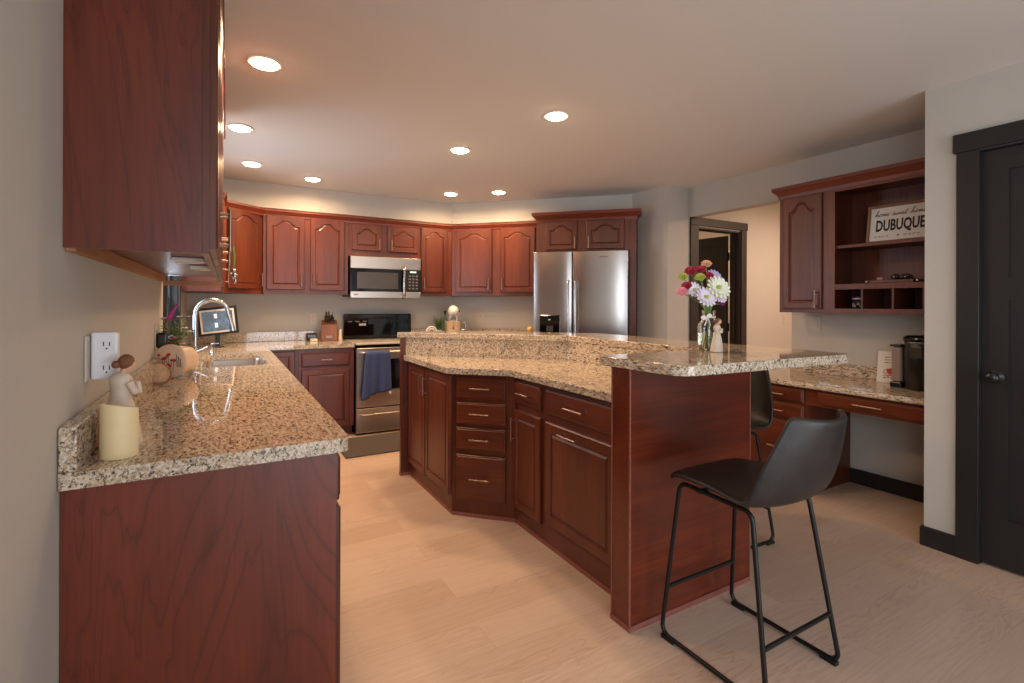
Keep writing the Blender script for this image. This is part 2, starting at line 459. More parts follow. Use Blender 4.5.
def rounded(poly, radii, n=6):
    """round polygon corners; radii: one number per corner"""
    out = []; N = len(poly)
    for i, p in enumerate(poly):
        r = radii[i] if isinstance(radii, (list, tuple)) else radii
        p = Vector(p)
        if r <= 0: out.append(tuple(p)); continue
        a = (Vector(poly[i - 1]) - p).normalized(); b = (Vector(poly[(i + 1) % N]) - p).normalized()
        ang = a.angle(b); t = r / math.tan(ang / 2)
        c = p + (a + b).normalized() * (r / math.sin(ang / 2))
        s0 = p + a * t - c; s1 = p + b * t - c
        a0 = math.atan2(s0.y, s0.x); a1 = math.atan2(s1.y, s1.x); d = (a1 - a0 + PI) % (2 * PI) - PI
        for k in range(n + 1):
            q = a0 + d * k / n; out.append((c.x + r * math.cos(q), c.y + r * math.sin(q)))
    return out
def arc3(p0, p1, p2, r, n=6):
    """fillet of the 3D corner p1"""
    p0, p1, p2 = Vector(p0), Vector(p1), Vector(p2)
    a = (p0 - p1).normalized(); b = (p2 - p1).normalized(); ang = a.angle(b)
    t = r / math.tan(ang / 2); c = p1 + (a + b).normalized() * (r / math.sin(ang / 2))
    v0 = p1 + a * t - c; v1 = p1 + b * t - c; w = v0.angle(v1)
    return [c + (v0 * math.sin((1 - k / n) * w) + v1 * math.sin(k / n * w)) / math.sin(w) for k in range(n + 1)]
def fillet_path(pts, r, n=6, closed=False):
    N = len(pts); out = []
    for i in range(N):
        if not closed and i in (0, N - 1): out.append(Vector(pts[i])); continue
        out += arc3(pts[i - 1], pts[i], pts[(i + 1) % N], r, n)
    return out

# ------------------------------------------------------------------ the shell
ZC = 2.47
def wallbox(name, x0, x1, y0, y1, z0=0, z1=ZC, mat='wall'):
    return struct(G().box(x0, x1, y0, y1, z0, z1).obj(name, mat))
fl = struct(G().box(-.12, 7.4, -3.6, 6.2, -.1, 0).obj('floor', 'floor'))
struct(G().box(-.12, 7.4, -3.6, 6.2, ZC, ZC + .1).obj('ceiling', 'ceiling'))
WY0, WY1, WZ0, WZ1 = 3.70, 4.62, 1.08, 2.08          # window over the sink
SY0, SY1, SZ0, SZ1 = -2.0, -.25, .85, 2.1            # window beside the camera
g = G()
g.box(-.12, 0, -3.6, SY0, 0, ZC); g.box(-.12, 0, SY0, SY1, 0, SZ0); g.box(-.12, 0, SY0, SY1, SZ1, ZC)
g.box(-.12, 0, SY1, WY0, 0, ZC); g.box(-.12, 0, WY0, WY1, 0, WZ0); g.box(-.12, 0, WY0, WY1, WZ1, ZC)
g.box(-.12, 0, WY1, 5.79, 0, ZC)
struct(g.obj('wall_left', 'wall'))
wallbox('wall_back', 0, 2.79, 5.67, 5.79)
def uv(u, v): return (2.723 + (u - v) * S2, 5.67 - (u + v) * S2)     # fridge wall frame: u along the wall, v out from it
struct(G().prism([uv(0, 0), uv(2.24, 0), uv(2.24, -.12), uv(-.05, -.12)], 0, ZC).obj('wall_fridge', 'wall'))
# return wall and nook beside the fridge
A1 = uv(2.24, 0); A2 = (4.045, 3.86)
struct(G().prism([A1, A2, (4.045, 3.45), (4.34, 3.45), (4.34, 3.6), (4.42, 3.9), (4.55, 4.2)], 0, ZC).prism([(4.046, 3.86), (4.0455, 3.938), (4.25, 4.14), (4.30, 4.08)], 2.24, ZC - .001).obj('wall_nook', 'wall'))
# lowered wall band over the upper cabinets
struct(G().prism([(0.002, 5.668), (0.002, 5.38), (2.603, 5.38), uv(1.18, .29), uv(2.16, .29), uv(2.16, .002), uv(0, .002)][::1], 2.232, ZC - .001).obj('trim_1', 'wall'))
g = G()   # hall wall with door opening
g.box(4.34, 4.462, 3.45, 3.57, 0, ZC); g.box(4.462, 5.15, 3.45, 3.57, 2.095, ZC); g.box(5.15, 7.4, 3.45, 3.57, 0, ZC)
struct(g.obj('wall_hall', 'wall'))
g = G()   # desk wall with header over the hall opening
g.box(4.34, 4.46, 1.12, 2.40, 0, ZC); g.box(4.34, 4.46, 2.40, 3.45, 2.179, ZC)
struct(g.obj('wall_desk', 'wall'))
DY0, DY1 = .20, 1.008
g = G()
g.box(3.63, 3.75, DY1 + .01, 1.24, 0, ZC); g.box(3.63, 3.75, DY0 - .01, DY1 + .01, 2.09, ZC); g.box(3.63, 3.75, -3.6, DY0 - .01, 0, ZC)
g.box(3.75, 4.34, 1.12, 1.24, 0, ZC)
struct(g.obj('wall_right', 'wall'))
struct(G().box(3.75, 3.80, .0, 1.11, 0, 2.3).obj('wall_closet', 'wall'))
FX0, FX1, FZ1 = .7, 3.3, 2.15
g = G(); g.box(0, FX0, -3.6, -3.48, 0, ZC); g.box(FX1, 3.63, -3.6, -3.48, 0, ZC); g.box(FX0, FX1, -3.6, -3.48, FZ1, ZC)
struct(g.obj('wall_front', 'wall'))
wallbox('wall_hall_end', 7.28, 7.4, 1.0, 3.45)
wallbox('wall_hall_side', 4.46, 7.28, 1.0, 1.12)
wallbox('wall_study_left', 4.36, 4.42, 3.95, 6.1)
wallbox('wall_study_right', 6.4, 6.5, 3.57, 6.1)
wallbox('wall_study_back', 4.42, 6.5, 6.1, 6.2)
struct(G().box(-9, 0 - .5, -9, 12, -.3, -.2).obj('ground', 'ground'))

# sink window
win = struct(thing('window_1', 'black framed kitchen window over the sink', 'window', (0, (WY0 + WY1) / 2, WZ0)))
del win['label'], win['category']
g = G()
for y0, y1, z0, z1 in ((WY0 - .07, WY0 + .0, WZ0 - .0, WZ1 + .09), (WY1, WY1 + .07, WZ0, WZ1 + .09), (WY0 - .07, WY1 + .07, WZ1, WZ1 + .09)):
    g.box(0, .018, y0, y1, z0, z1)
g.obj('window_casing', 'black_trim', win, world=True, bev=.002)
g = G()
g.box(-.118, .0, WY0, WY0 + .012, WZ0, WZ1); g.box(-.118, 0, WY1 - .012, WY1, WZ0, WZ1); g.box(-.118, 0, WY0, WY1, WZ1 - .012, WZ1)
g.obj('jamb', 'black_trim', win, world=True)
G().box(-.118, .03, WY0 - .075, WY1 + .075, WZ0 - .03, WZ0).obj('window_sill', 'black_trim', win, world=True, bev=.003)
ym = (WY0 + WY1) / 2
for a, b in ((WY0 + .012, ym), (ym, WY1 - .012)):
    g = G()
    g.box(-.08, -.045, a, a + .045, WZ0, WZ1 - .012); g.box(-.08, -.045, b - .045, b, WZ0, WZ1 - .012)
    g.box(-.08, -.045, a + .045, b - .045, WZ0, WZ0 + .045); g.box(-.08, -.045, a + .045, b - .045, WZ1 - .057, WZ1 - .012)
    sash = g.obj('sash', 'black_trim', win, world=True)
    q = G().box(-.066, -.060, a + .045, b - .045, WZ0 + .045, WZ1 - .057).obj('pane', 'pane', None, world=True); q.parent = sash
    sash_m = None
# window beside the camera and patio opening behind it
for nm, bars in (('window_2', [(-.09, -.04, y, y + .05, SZ0, SZ1) for y in (SY0, (SY0 + SY1) / 2 - .025, SY1 - .05)] + [(-.09, -.04, SY0, SY1, SZ0, SZ0 + .05), (-.09, -.04, SY0, SY1, SZ1 - .05, SZ1)]),
                 ('window_3', [(x, x + .06, -3.56, -3.5, 0, FZ1) for x in (FX0, (FX0 + FX1) / 2 - .03, FX1 - .06)] + [(FX0, FX1, -3.56, -3.5, FZ1 - .06, FZ1), (FX0, FX1, -3.56, -3.5, 0, .08)])):
    g = G()
    for b in bars: g.box(*b)
    struct(g.obj(nm, 'black_trim'))

# baseboards
def base(name, path, mat='black_trim', h=.105):
    struct(G().sweep(path, [(-.001, 0), (.014, 0), (.014, h - .01), (.010, h), (-.001, h)]).obj(name, mat))
base('baseboard_desk', [(4.34, 2.40), (4.34, 1.24)])
base('baseboard_right', [(3.75, 1.24), (3.63, 1.24), (3.63, 1.10)])
base('baseboard_near', [(3.63, .10), (3.63, -3.48)])
base('baseboard_nook', [(4.045, 3.80), (4.045, 3.45), (4.345, 3.45)])
base('baseboard_hall', [(5.24, 3.45), (7.28, 3.45)])
base('baseboard_left', [(0, -3.4), (0, 1.50)])

# ------------------------------------------------------------------ doors
def shaker_door(name, w, h, panels, mat, parent):
    """leaf x 0..w, y -.035..0, recessed panels on both faces"""
    g = G()
    xs = sorted({0, w} | {p[0] for p in panels} | {p[1] for p in panels})
    zs = sorted({0, h} | {p[2] for p in panels} | {p[3] for p in panels})
    for i in range(len(xs) - 1):
        for j in range(len(zs) - 1):
            cx, cz = (xs[i] + xs[i + 1]) / 2, (zs[j] + zs[j + 1]) / 2
            if any(p[0] < cx < p[1] and p[2] < cz < p[3] for p in panels):
                g.box(xs[i], xs[i + 1], -.027, -.008, zs[j], zs[j + 1])
            else: g.box(xs[i], xs[i + 1], -.035, 0, zs[j], zs[j + 1])
    bmesh.ops.remove_doubles(g.bm, verts=g.bm.verts[:], dist=1e-5)
    return g.obj(name, mat, parent)
# pantry door on the right wall (front face toward -X): local x runs toward -Y
d1 = struct(thing('door_1', 'x', 'x', (3.645, DY1, .012), -PI / 2)); del d1['label'], d1['category']
W = DY1 - DY0
pn = [(.10, W - .10, 1.425, 1.96), (.10, W / 2 - .05, .24, 1.317), (W / 2 + .05, W - .10, .24, 1.317)]
shaker_door('door_leaf', W, 2.065, pn, 'black_trim', d1).location = (0, .035, 0)
kn = G().lathe([(.0, 0), (.030, 0), (.032, .004), (.026, .009), (.011, .012), (.011, .034), (.021, .040), (.027, .050), (.028, .058), (.022, .068), (.0, .071)], 24, (0, 0, 0), 'y').obj('door_knob', 'black_plastic', d1, (.055, 0, .937), smooth=True)
for z in (.25, 1.0, 1.8): G().tube([(W + .003, -.004, z), (W + .003, -.004, z + .09)], .006).obj('hinge', 'black_plastic', d1)
tr = struct(thing('trim_2', 'x', 'x', (3.63, DY1, 0), -PI / 2)); del tr['label'], tr['category']
G().box(-.092, -.002, -.018, -.001, 0, 2.09).obj('side_casing', 'black_trim', tr, bev=.002)
G().box(W + .002, W + .092, -.018, -.001, 0, 2.09).obj('side_casing', 'black_trim', tr, bev=.002)
G().box(-.009, -.001, .0005, .12, 0, 2.089).obj('jamb', 'black_trim', tr); G().box(W + .001, W + .009, .0005, .12, 0, 2.089).obj('jamb', 'black_trim', tr); G().box(-.001, W + .001, .0005, .12, 2.080, 2.089).obj('jamb', 'black_trim', tr)
G().box(-.105, W + .105, -.026, -.001, 2.09, 2.185).obj('head_casing', 'black_trim', tr, bev=.002)
# hall door casing + open leaf
tr = struct(thing('trim_3', 'x', 'x', (4.462, 3.45, 0), 0)); del tr['label'], tr['category']
W2 = 5.15 - 4.462
G().box(-.11, .004, -.018, -.001, 0, 2.105).obj('side_casing', 'brown_trim', tr, bev=.002)
G().box(W2 - .004, W2 + .083, -.018, -.001, 0, 2.105).obj('side_casing', 'brown_trim', tr, bev=.002)
G().box(-.111, W2 + .092, -.024, -.001, 2.105, 2.185).obj('head_casing', 'brown_trim', tr, bev=.002)
g = G(); g.box(.0, .016, -.001, .12, 0, 2.094); g.box(W2 - .016, W2, -.001, .12, 0, 2.094); g.box(0, W2, -.001, .12, 2.078, 2.094)
g.box(W2 - .03, W2 - .016, .05, .075, 0, 2.078)
g.obj('jamb', 'brown_trim', tr)
d2 = struct(thing('door_2', 'x', 'x', (5.128, 3.585, .01), math.radians(92))); del d2['label'], d2['category']
wl = .68
shaker_door('door_leaf', wl, 2.05, [(.10, wl - .10, 1.42, 1.95), (.10, wl / 2 - .05, .24, 1.31), (wl / 2 + .05, wl - .10, .24, 1.31)], 'brown_trim', d2).location = (0, .035, 0)
for z in (.2, 1.0, 1.78): G().box(-.012, .03, -.006, .006, z, z + .09).obj('hinge', 'black_plastic', d2)
for sgn, y in ((1, .0),):
    G().lathe([(0, 0), (.03, 0), (.03, .006), (.011, .01), (.011, .034), (.026, .046), (.026, .06), (0, .068)], 20, (0, 0, 0), 'y').obj('door_knob', 'black_plastic', d2, (wl - .06, 0, .94), smooth=True)

# ------------------------------------------------------------------ cabinet doors, drawers, handles
def archf(u):
    a = abs(u)
    if a > .82: return 0
    s = min(1, 1.22 * (1 - a / .82))
    return s * s * (3 - 2 * s)
def door_geo(w, h, A=0, r=.050, t=.02, N=24):
    g = G(); bm = g.bm
    def loop(i, y, am):
        top = h - i
        pts = [(i, y, i), (w - i, y, i)]
        for k in range(N + 1):
            u = 1 - 2 * k / N
            pts.append((w / 2 + u * (w / 2 - i), y, top - (A * (1 - archf(u))) * am))
        return [bm.verts.new(p) for p in pts]
    L = [loop(0, 0, 0), loop(0, -t + .005, 0), loop(.006, -t, 0), loop(r, -t, 1), loop(r + .004, -t + .009, 1), loop(r + .009, -t + .009, 1), loop(r + .021, -t + .002, 1)]
    n = len(L[0])
    for a, b in zip(L, L[1:]):
        for k in range(n): bm.faces.new((a[k], a[(k + 1) % n], b[(k + 1) % n], b[k]))
    f1 = bm.faces.new(L[-1]); f0 = bm.faces.new(L[0][::-1])
    bmesh.ops.triangulate(bm, faces=[f1, f0])
    return g
def drawer_geo(w, h, t=.02):
    g = G(); bm = g.bm
    def loop(i, y): return [bm.verts.new(p) for p in ((i, y, i), (w - i, y, i), (w - i, y, h - i), (i, y, h - i))]
    L = [loop(0, 0), loop(0, -t + .008), loop(.004, -t + .004), loop(.010, -t + .003), loop(.013, -t), ]
    for a, b in zip(L, L[1:]):
        for k in range(4): bm.faces.new((a[k], a[(k + 1) % 4], b[(k + 1) % 4], b[k]))
    bm.faces.new(L[-1]); bm.faces.new(L[0][::-1])
    return g
def handle(parent, x, z, L, vert, y=-.02):
    g = G(); h = L / 2; q = h - .016
    if vert:
        g.tube([(0, -.030, -h), (0, -.030, h)], .0055, 10)
        g.tube([(0, 0, -q), (0, -.030, -q)], .0042, 8); g.tube([(0, 0, q), (0, -.030, q)], .0042, 8)
    else:
        g.tube([(-h, -.030, 0), (h, -.030, 0)], .0055, 10)
        g.tube([(-q, 0, 0), (-q, -.030, 0)], .0042, 8); g.tube([(q, 0, 0), (q, -.030, 0)], .0042, 8)
    return g.obj('handle', 'nickel', parent, (x, y, z), smooth=True)
def cdoor(cab, x0, x1, z0, z1, A=0, hx=None, hz=None, L=.13, r=.055, mat='wood_z', vert=True, hinge=None):
    d = door_geo(x1 - x0, z1 - z0, A, r - .009).obj('door', mat, cab, (x0, 0, z0))
    if hx is not None: handle(d, hx - x0, hz - z0, L, vert)
    return d
def cdrawer(cab, x0, x1, z0, z1, L=.12, mat='wood_x'):
    d = drawer_geo(x1 - x0, z1 - z0).obj('drawer', mat, cab, (x0, 0, z0))
    if L: handle(d, (x1 - x0) / 2, (z1 - z0) / 2, L, False)
    return d
CROWN = lambda zt, k=1.0: [(-.004, zt - .02 * k), (.004, zt - .02 * k), (.007, zt), (.014, zt + .008 * k), (.026 * k, zt + .026 * k), (.032 * k, zt + .030 * k), (.032 * k, zt + .05 * k), (-.004, zt + .05 * k)]

def base_cab(label, loc, rz, w, d=.595, toe=True, zt=.874, name='base_cabinet', group=None, bodymat='wood_z', endpanel=None):
    c = thing(name, label, 'cabinet', loc, rz, group)
    g = G()
    if toe:
        g.box(.0005, w - .0005, 0, d, .10, zt); g.box(.001, w - .001, .07, d, 0, .10)
    else: g.box(.0005, w - .0005, 0, d, 0, zt)
    g.obj('body', bodymat, c)
    return c
def upper_cab(label, loc, rz, w, z0, z1, d=.305, name='upper_cabinet', group=None, drop=True):
    c = thing(name, label, 'cabinet', loc, rz, group)
    g = G(); g.box(.0005, w - .0005, 0, .018, z0, z1)
    za = z0 if drop else z0 + .028
    g.box(.0005, .018, .018, d, za, z1); g.box(w - .018, w - .0005, .018, d, za, z1)
    g.box(.018, w - .018, .018, d, z0 + .028, z1 - .001)
    g.obj('body', 'wood_z', c)
    return c

# ---- left wall, lower run (faces +X): local x = world Y
FXL = .610
c = base_cab('near cherry base cabinet with the big figured end panel beside the left wall', (FXL, 1.52, 0), PI / 2, .60)
c.children[0].name = 'body'
G().box(-.012, -.0002, -.0, .608, 0.0, .874).obj('end_panel', 'wood_end', c)
cdrawer(c, .02, .58, .72, .855); cdoor(c, .02, .58, .115, .70, hx=.53, hz=.62)
specs = [(2.121, .60, 'second', 'between the near end cabinet and the sink'), (2.722, .72, 'third', 'just before the sink')]
for y, w, nth, where in specs:
    c = base_cab(f'{nth} cherry base cabinet of the left run, {where}', (FXL, y, 0), PI / 2, w)
    cdrawer(c, .02, w - .02, .72, .855); cdoor(c, .02, w / 2 - .003, .115, .70, hx=w / 2 - .05, hz=.62); cdoor(c, w / 2 + .003, w - .02, .115, .70, hx=w / 2 + .05, hz=.62)
# sink base: open box so that the bowl hangs inside it
c = thing('sink_cabinet', 'cherry cabinet under the sink on the left wall', 'cabinet', (FXL, 3.443, 0), PI / 2)
g = G(); w = .97
g.box(.0005, w - .0005, 0, .018, .10, .874); g.box(.0005, .018, .018, .595, .10, .874); g.box(w - .018, w - .0005, .018, .595, .10, .874)
g.box(.018, w - .018, .018, .595, .10, .12); g.box(.018, w - .018, .575, .595, .12, .874); g.box(.001, w - .001, .07, .09, 0, .10)
g.obj('body', 'wood_z', c)
cdrawer(c, .02, w - .02, .72, .855, L=0); cdoor(c, .02, w / 2 - .003, .115, .70, hx=w / 2 - .05, hz=.62); cdoor(c, w / 2 + .003, w - .02, .115, .70, hx=w / 2 + .05, hz=.62)

# ---- back wall lower run (faces -Y)
FYB = 5.06
c = base_cab('corner base cabinet where the left run meets the stove wall', (.0, FYB, 0), 0, .918, .60)
cdoor(c, .64, .885, .115, .855, r=.05)
g = G(); g.box(.001, .585, -.64, -.002, .0, .874); g.obj('corner_body', 'wood_z', c)
c = base_cab('cherry base cabinet with one drawer over one door, left of the stove', (.919, FYB, 0), 0, .505, .60)
cdrawer(c, .022, .462, .70, .83, L=.10); cdoor(c, .022, .462, .112, .672, hx=None)
c = base_cab('cherry base cabinet right of the stove, behind the island', (2.197, FYB, 0), 0, .262, .60)
cdrawer(c, .02, .242, .72, .855, L=.1); cdoor(c, .02, .242, .115, .70, hx=.06, hz=.62, r=.045)
rz45 = -PI / 4
p = uv(.255, .61)
c = base_cab('cherry base cabinet on the diagonal wall left of the fridge', (*p, 0), rz45, .925, .60)
cdrawer(c, .02, .45, .72, .855); cdrawer(c, .475, .905, .72, .855)
cdoor(c, .02, .45, .115, .70, hx=.40, hz=.62); cdoor(c, .475, .905, .115, .70, hx=.525, hz=.62)

# ---- upper cabinets on the left wall
G_near = None
runs = [(1.54, .70, 'nearest upper cabinet on the left wall, its figured side panel facing the camera'),
        (2.241, .70, 'middle upper cabinet of the three along the left wall'),
        (2.942, .62, 'upper cabinet on the left wall just before the sink window')]
ups = []
for i, (y, w, lab) in enumerate(runs):
    c = upper_cab(lab, (.292, y, 0), PI / 2, w, 1.435, 2.30, .289, drop=False)
    hz = 1.54
    cdoor(c, .012, w / 2 - .003, 1.445, 2.28, A=.05, hx=w / 2 - .04, hz=hz); cdoor(c, w / 2 + .003, w - .012, 1.445, 2.28, A=.05, hx=w / 2 + .04, hz=hz)
    ups.append(c)
G().box(-.011, -.0002, .0155, .2915, 1.432, 2.30).obj('side_panel', 'wood_end', ups[0]); G().box(-.011, -.0002, 0, .015, 1.432, 2.30).obj('side_stile', 'wood_z', ups[0])
tag(G().sweep([(.004, 1.528), (.294, 1.528), (.294, 3.563), (.004, 3.563)][::1], CROWN(2.302, .9)).obj('crown_molding', 'wood_crown'), 'cherry crown molding along the top of the left wall upper cabinets', 'molding')
tag(G().box(.006, .305, 3.543, 3.561, 1.405, 1.434).obj('light_rail', 'lightwood'), 'pale light rail under the left wall upper cabinets, near the window', 'trim')
for i, (x, y) in enumerate(((.214, 2.097), (.247, 2.50))):
    t = thing('under_cabinet_light', ('nearer' if i == 0 else 'farther') + ' small white puck light under the nearest upper cabinet', 'light', (x, y, 1.462))
    G().box(-.05, .05, -.028, .028, -.016, 0, bev=.004).obj('housing', 'white_plastic', t)
    G().box(-.035, .035, -.018, .018, -.020, -.0165).obj('lens', 'salt', t)
c = upper_cab('narrow upper cabinet on the left wall between the sink window and the corner', (.292, 4.72, 0), PI / 2, .335, 1.40, 2.16, .289)
cdoor(c, .015, .32, 1.437, 2.15, A=.045, hx=.06, hz=1.53)
tag(G().box(.003, .022, 1.541, 3.542, 1.425, 1.462).obj('wall_rail', 'lightwood'), 'long pale wood strip on the left wall under the upper cabinets', 'trim')
# diagonal corner upper
c = thing('corner_upper_cabinet', 'diagonal corner upper cabinet between the left wall and the stove wall', 'cabinet', (.307, 5.056, 0), PI / 4)
G().prism([(.003, 5.057), (.305, 5.057), (.630, 5.357), (.630, 5.665), (.003, 5.665)], 1.396, 2.16).obj('body', 'wood_z', c, world=True)
wd = math.hypot(.323, .300)
cdoor(c, .035, wd - .02, 1.437, 2.155, A=.05, r=.05, hx=.40, hz=1.53)
FU = 5.34
c = upper_cab('two-door upper cabinet on the back wall left of the microwave', (.632, FU, 0), 0, .79, 1.396, 2.16, .325)
cdoor(c, .028, .367, 1.437, 2.155, A=.055, hx=.335, hz=1.53); cdoor(c, .422, .750, 1.437, 2.155, A=.055, hx=.452, hz=1.53)
c = upper_cab('short two-door upper cabinet above the microwave', (1.423, FU, 0), 0, .776, 1.80, 2.16, .325)
cdoor(c, .040, .341, 1.862, 2.140, A=.05, hx=.315, hz=1.93, L=.11); cdoor(c, .417, .750, 1.862, 2.140, A=.05, hx=.447, hz=1.93, L=.11)
c = thing('upper_cabinet', 'narrow one-door upper cabinet right of the microwave', 'cabinet', (2.20, FU, 0), 0)
G().prism([(2.2, 5.34), (2.584, 5.34), (2.719, 5.665), (2.2, 5.665)], 1.396, 2.16).obj('body', 'wood_z', c, world=True)
cdoor(c, .012, .322, 1.437, 2.155, A=.05, r=.05, hx=.04, hz=1.53)
c = thing('upper_cabinet', 'two-door upper cabinet on the diagonal wall left of the fridge', 'cabinet', (*uv(.137, .33), 0), rz45)
G().prism([uv(.138, .33), uv(1.198, .33), uv(1.198, .004), uv(.004, .004)], 1.396, 2.16).obj('body', 'wood_z', c, world=True)
cdoor(c, .055, .486, 1.437, 2.150, A=.055, hx=.455, hz=1.53); cdoor(c, .583, .985, 1.437, 2.150, A=.055, hx=.613, hz=1.53)
tag(G().sweep([(.300, 4.715), (.300, 5.060), (.638, 5.335), (2.588, 5.335), uv(1.196, .335)], CROWN(2.162, 1.0)).obj('crown_molding', 'wood_crown'), 'cherry crown molding along the stove wall upper cabinets', 'molding')
# over-fridge cabinet with its side panels
c = thing('refrigerator_cabinet', 'deep cherry cabinet over the fridge with tall side panels', 'cabinet', (*uv(1.201, .61), 0), rz45)
G().prism([uv(1.201, .61), uv(2.142, .61), uv(2.142, .30), uv(1.86, .012), uv(1.201, .012)], 1.843, 2.175).obj('body', 'wood_z', c, world=True)
G().box(0, .018, .0, .605, 0, 1.843).obj('side_panel', 'wood_z', c)
G().box(.942, 1.008, 0, .26, 0, 2.175).obj('side_panel', 'wood_z', c)
cdoor(c, .098, .423, 1.862, 2.157, A=.05, r=.05, hx=.400, hz=1.93, L=.12); cdoor(c, .515, .893, 1.862, 2.157, A=.05, r=.055, hx=.540, hz=1.93, L=.12)
g = G(); g.sweep([(-.002, .3), (-.002, -.002), (1.010, -.002), (1.010, .24)], CROWN(2.177, 1.45)); g.obj('crown', 'wood_crown', c)

# ------------------------------------------------------------------ worktops
def slab(poly, z0, z1, label, holes=(), name='countertop', rad=0, bev=.012, cat='countertop'):
    pl = rounded(poly, rad) if rad else poly
    t = thing(name, label, cat, (sum(p[0] for p in poly) / len(poly), sum(p[1] for p in poly) / len(poly), z0))
    G().prism(pl, z0, z1, holes).obj('slab', 'granite', t, world=True, bev=bev, seg=3)
    return t
SX0, SX1, SKY0, SKY1 = .20, .565, 3.52, 4.35
sinkhole = rounded([(SX0, SKY0), (SX1, SKY0), (SX1, SKY1), (SX0, SKY1)], .05)
t = slab([(0.002, 1.485), (.645, 1.485), (.645, 5.025), (1.424, 5.025), (1.424, 5.668), (.002, 5.668)], .875, .914,
         'L-shaped speckled granite worktop around the sink and along the left wall', [sinkhole], rad=[.002, .03, .01, .002, .002, .002])
g = G(); g.box(.002, .035, 1.487, WY0 - .07, .9142, 1.018); g.box(.002, .026, WY0 - .07, WY1 + .07, .9142, 1.018); g.box(.002, .026, WY1 + .07, 5.64, .9142, 1.018)
g.obj('backsplash', 'granite', t, world=True, bev=.003)
G().box(.002, 1.424, 5.642, 5.667, .9142, 1.012).obj('backsplash', 'granite', t, world=True, bev=.003)
c645 = 2.723 - .645 * math.tan(PI / 8)
t = slab([(2.196, 5.668), (2.196, 5.025), (c645, 5.025), uv(1.196, .645), uv(1.196, .002), uv(.001, .002)], .875, .914, 'speckled granite worktop behind the island, right of the stove')
G().prism([(2.196, 5.667), (2.196, 5.642), (2.711, 5.642), uv(1.196, .026), uv(1.196, .003), uv(.001, .003)], .9142, 1.012).obj('backsplash', 'granite', t, world=True, bev=.003)
# sink
t = thing('sink', 'undermount stainless steel sink basin set in the left granite worktop', 'sink', ((SX0 + SX1) / 2, (SKY0 + SKY1) / 2, .70))
g = G()
def ringp(i, z, r=.05): return [(x, y, z) for x, y in rounded([(SX0 + i, SKY0 + i), (SX1 - i, SKY0 + i), (SX1 - i, SKY1 - i), (SX0 + i, SKY1 - i)], r)]
rs = [ringp(-.012, .8745), ringp(.004, .8745), ringp(.008, .86), ringp(.014, .72, .045), ringp(.04, .70, .03)]
vr = [[g.bm.verts.new(p) for p in r] for r in rs]
for a, b in zip(vr, vr[1:]):
    n = len(a)
    for k in range(n): g.bm.faces.new((a[k], a[(k + 1) % n], b[(k + 1) % n], b[k]))
g.bm.faces.new(vr[-1])
g.obj('basin', 'steel_x', t, world=True, smooth=True)
G().lathe([(0, .0), (.04, 0), (.044, .004), (.0, .003)], 20, ((SX0 + SX1) / 2, (SKY0 + SKY1) / 2, .7015)).obj('drain', 'chrome', t, world=True, smooth=True)
# faucet
t = thing('kitchen_faucet', 'tall chrome gooseneck faucet behind the sink', 'faucet', (.15, 3.93, .9145))
G().lathe([(0, 0), (.029, 0), (.029, .006), (.020, .012), (.0165, .02), (.0165, .09), (.013, .10), (0, .10)], 20).obj('base', 'chrome', t, smooth=True)
pts = [(0, 0, .09), (0, 0, .30)] + [(.097 - .097 * math.cos(a), 0, .305 + .105 * math.sin(a)) for a in [PI * k / 12 for k in range(1, 11)]] + [(.204, 0, .262)]
G().tube(pts, .0145, 14).obj('spout', 'chrome', t, smooth=True)
G().tube([(.201, 0, .274), (.214, 0, .222), (.218, 0, .198)], [.0150, .0185, .0190], 14).obj('spray_head', 'chrome', t, smooth=True)
G().tube([(.0, -.014, .065), (.02, -.03, .068), (.075, -.05, .098)], [.009, .007, .006], 10).obj('lever', 'chrome', t, smooth=True)
# soap dispenser next to faucet
t = thing('soap_dispenser', 'small chrome soap pump on the worktop near the sink corner', 'dispenser', (.23, 4.48, .9145))
G().lathe([(0, 0), (.02, 0), (.02, .006), (.012, .012), (.010, .055), (0, .055)], 16).obj('base', 'chrome', t, smooth=True)
G().tube([(0, 0, .055), (0, 0, .075), (.05, 0, .078)], .005, 8).obj('nozzle', 'chrome', t, smooth=True)

# ------------------------------------------------------------------ island
ZI = .874
c1 = thing('island_cabinet', 'far two-door section of the island, nearest the stove', 'cabinet', (1.545, 3.68, 0), -PI / 2)
G().prism([(1.545, 3.678), (1.545, 2.858), (1.985, 3.235), (1.565, 3.678)], 0, ZI).obj('body', 'wood_z', c1, world=True)
cdoor(c1, .012, .375, .105, .853, r=.05, hx=.345, hz=.737, L=.13); cdoor(c1, .388, .808, .12, .855, r=.05, hx=.418, hz=.737, L=.13)
c2 = thing('island_cabinet', 'angled section of the island with a stack of four drawers', 'cabinet', (1.545, 2.855, 0), rz45)
G().prism([(1.545, 2.856), (1.829, 2.572), (2.392, 2.80), (2.392, 2.835), (1.99, 3.232)], 0, ZI).obj('body', 'wood_z', c2, world=True)
for z0, z1 in ((.725, .857), (.572, .702), (.416, .548), (.105, .382)): cdrawer(c2, .03, .345, z0, z1, L=.125)
c3 = thing('island_cabinet', 'narrow drawer-over-door section in the middle of the island', 'cabinet', (1.83, 2.585, 0), -PI / 2)
G().prism([(1.83, 2.570), (1.83, 2.251), (2.392, 2.251), (2.392, 2.797)], 0, ZI).obj('body', 'wood_z', c3, world=True)
cdrawer(c3, .018, .308, .72, .852, L=.13); cdoor(c3, .018, .308, .104, .680, r=.05, hx=.045, hz=.567, L=.14)
c4 = thing('island_cabinet', 'wide drawer-over-door section next to the island end panel', 'cabinet', (1.83, 2.250, 0), -PI / 2)
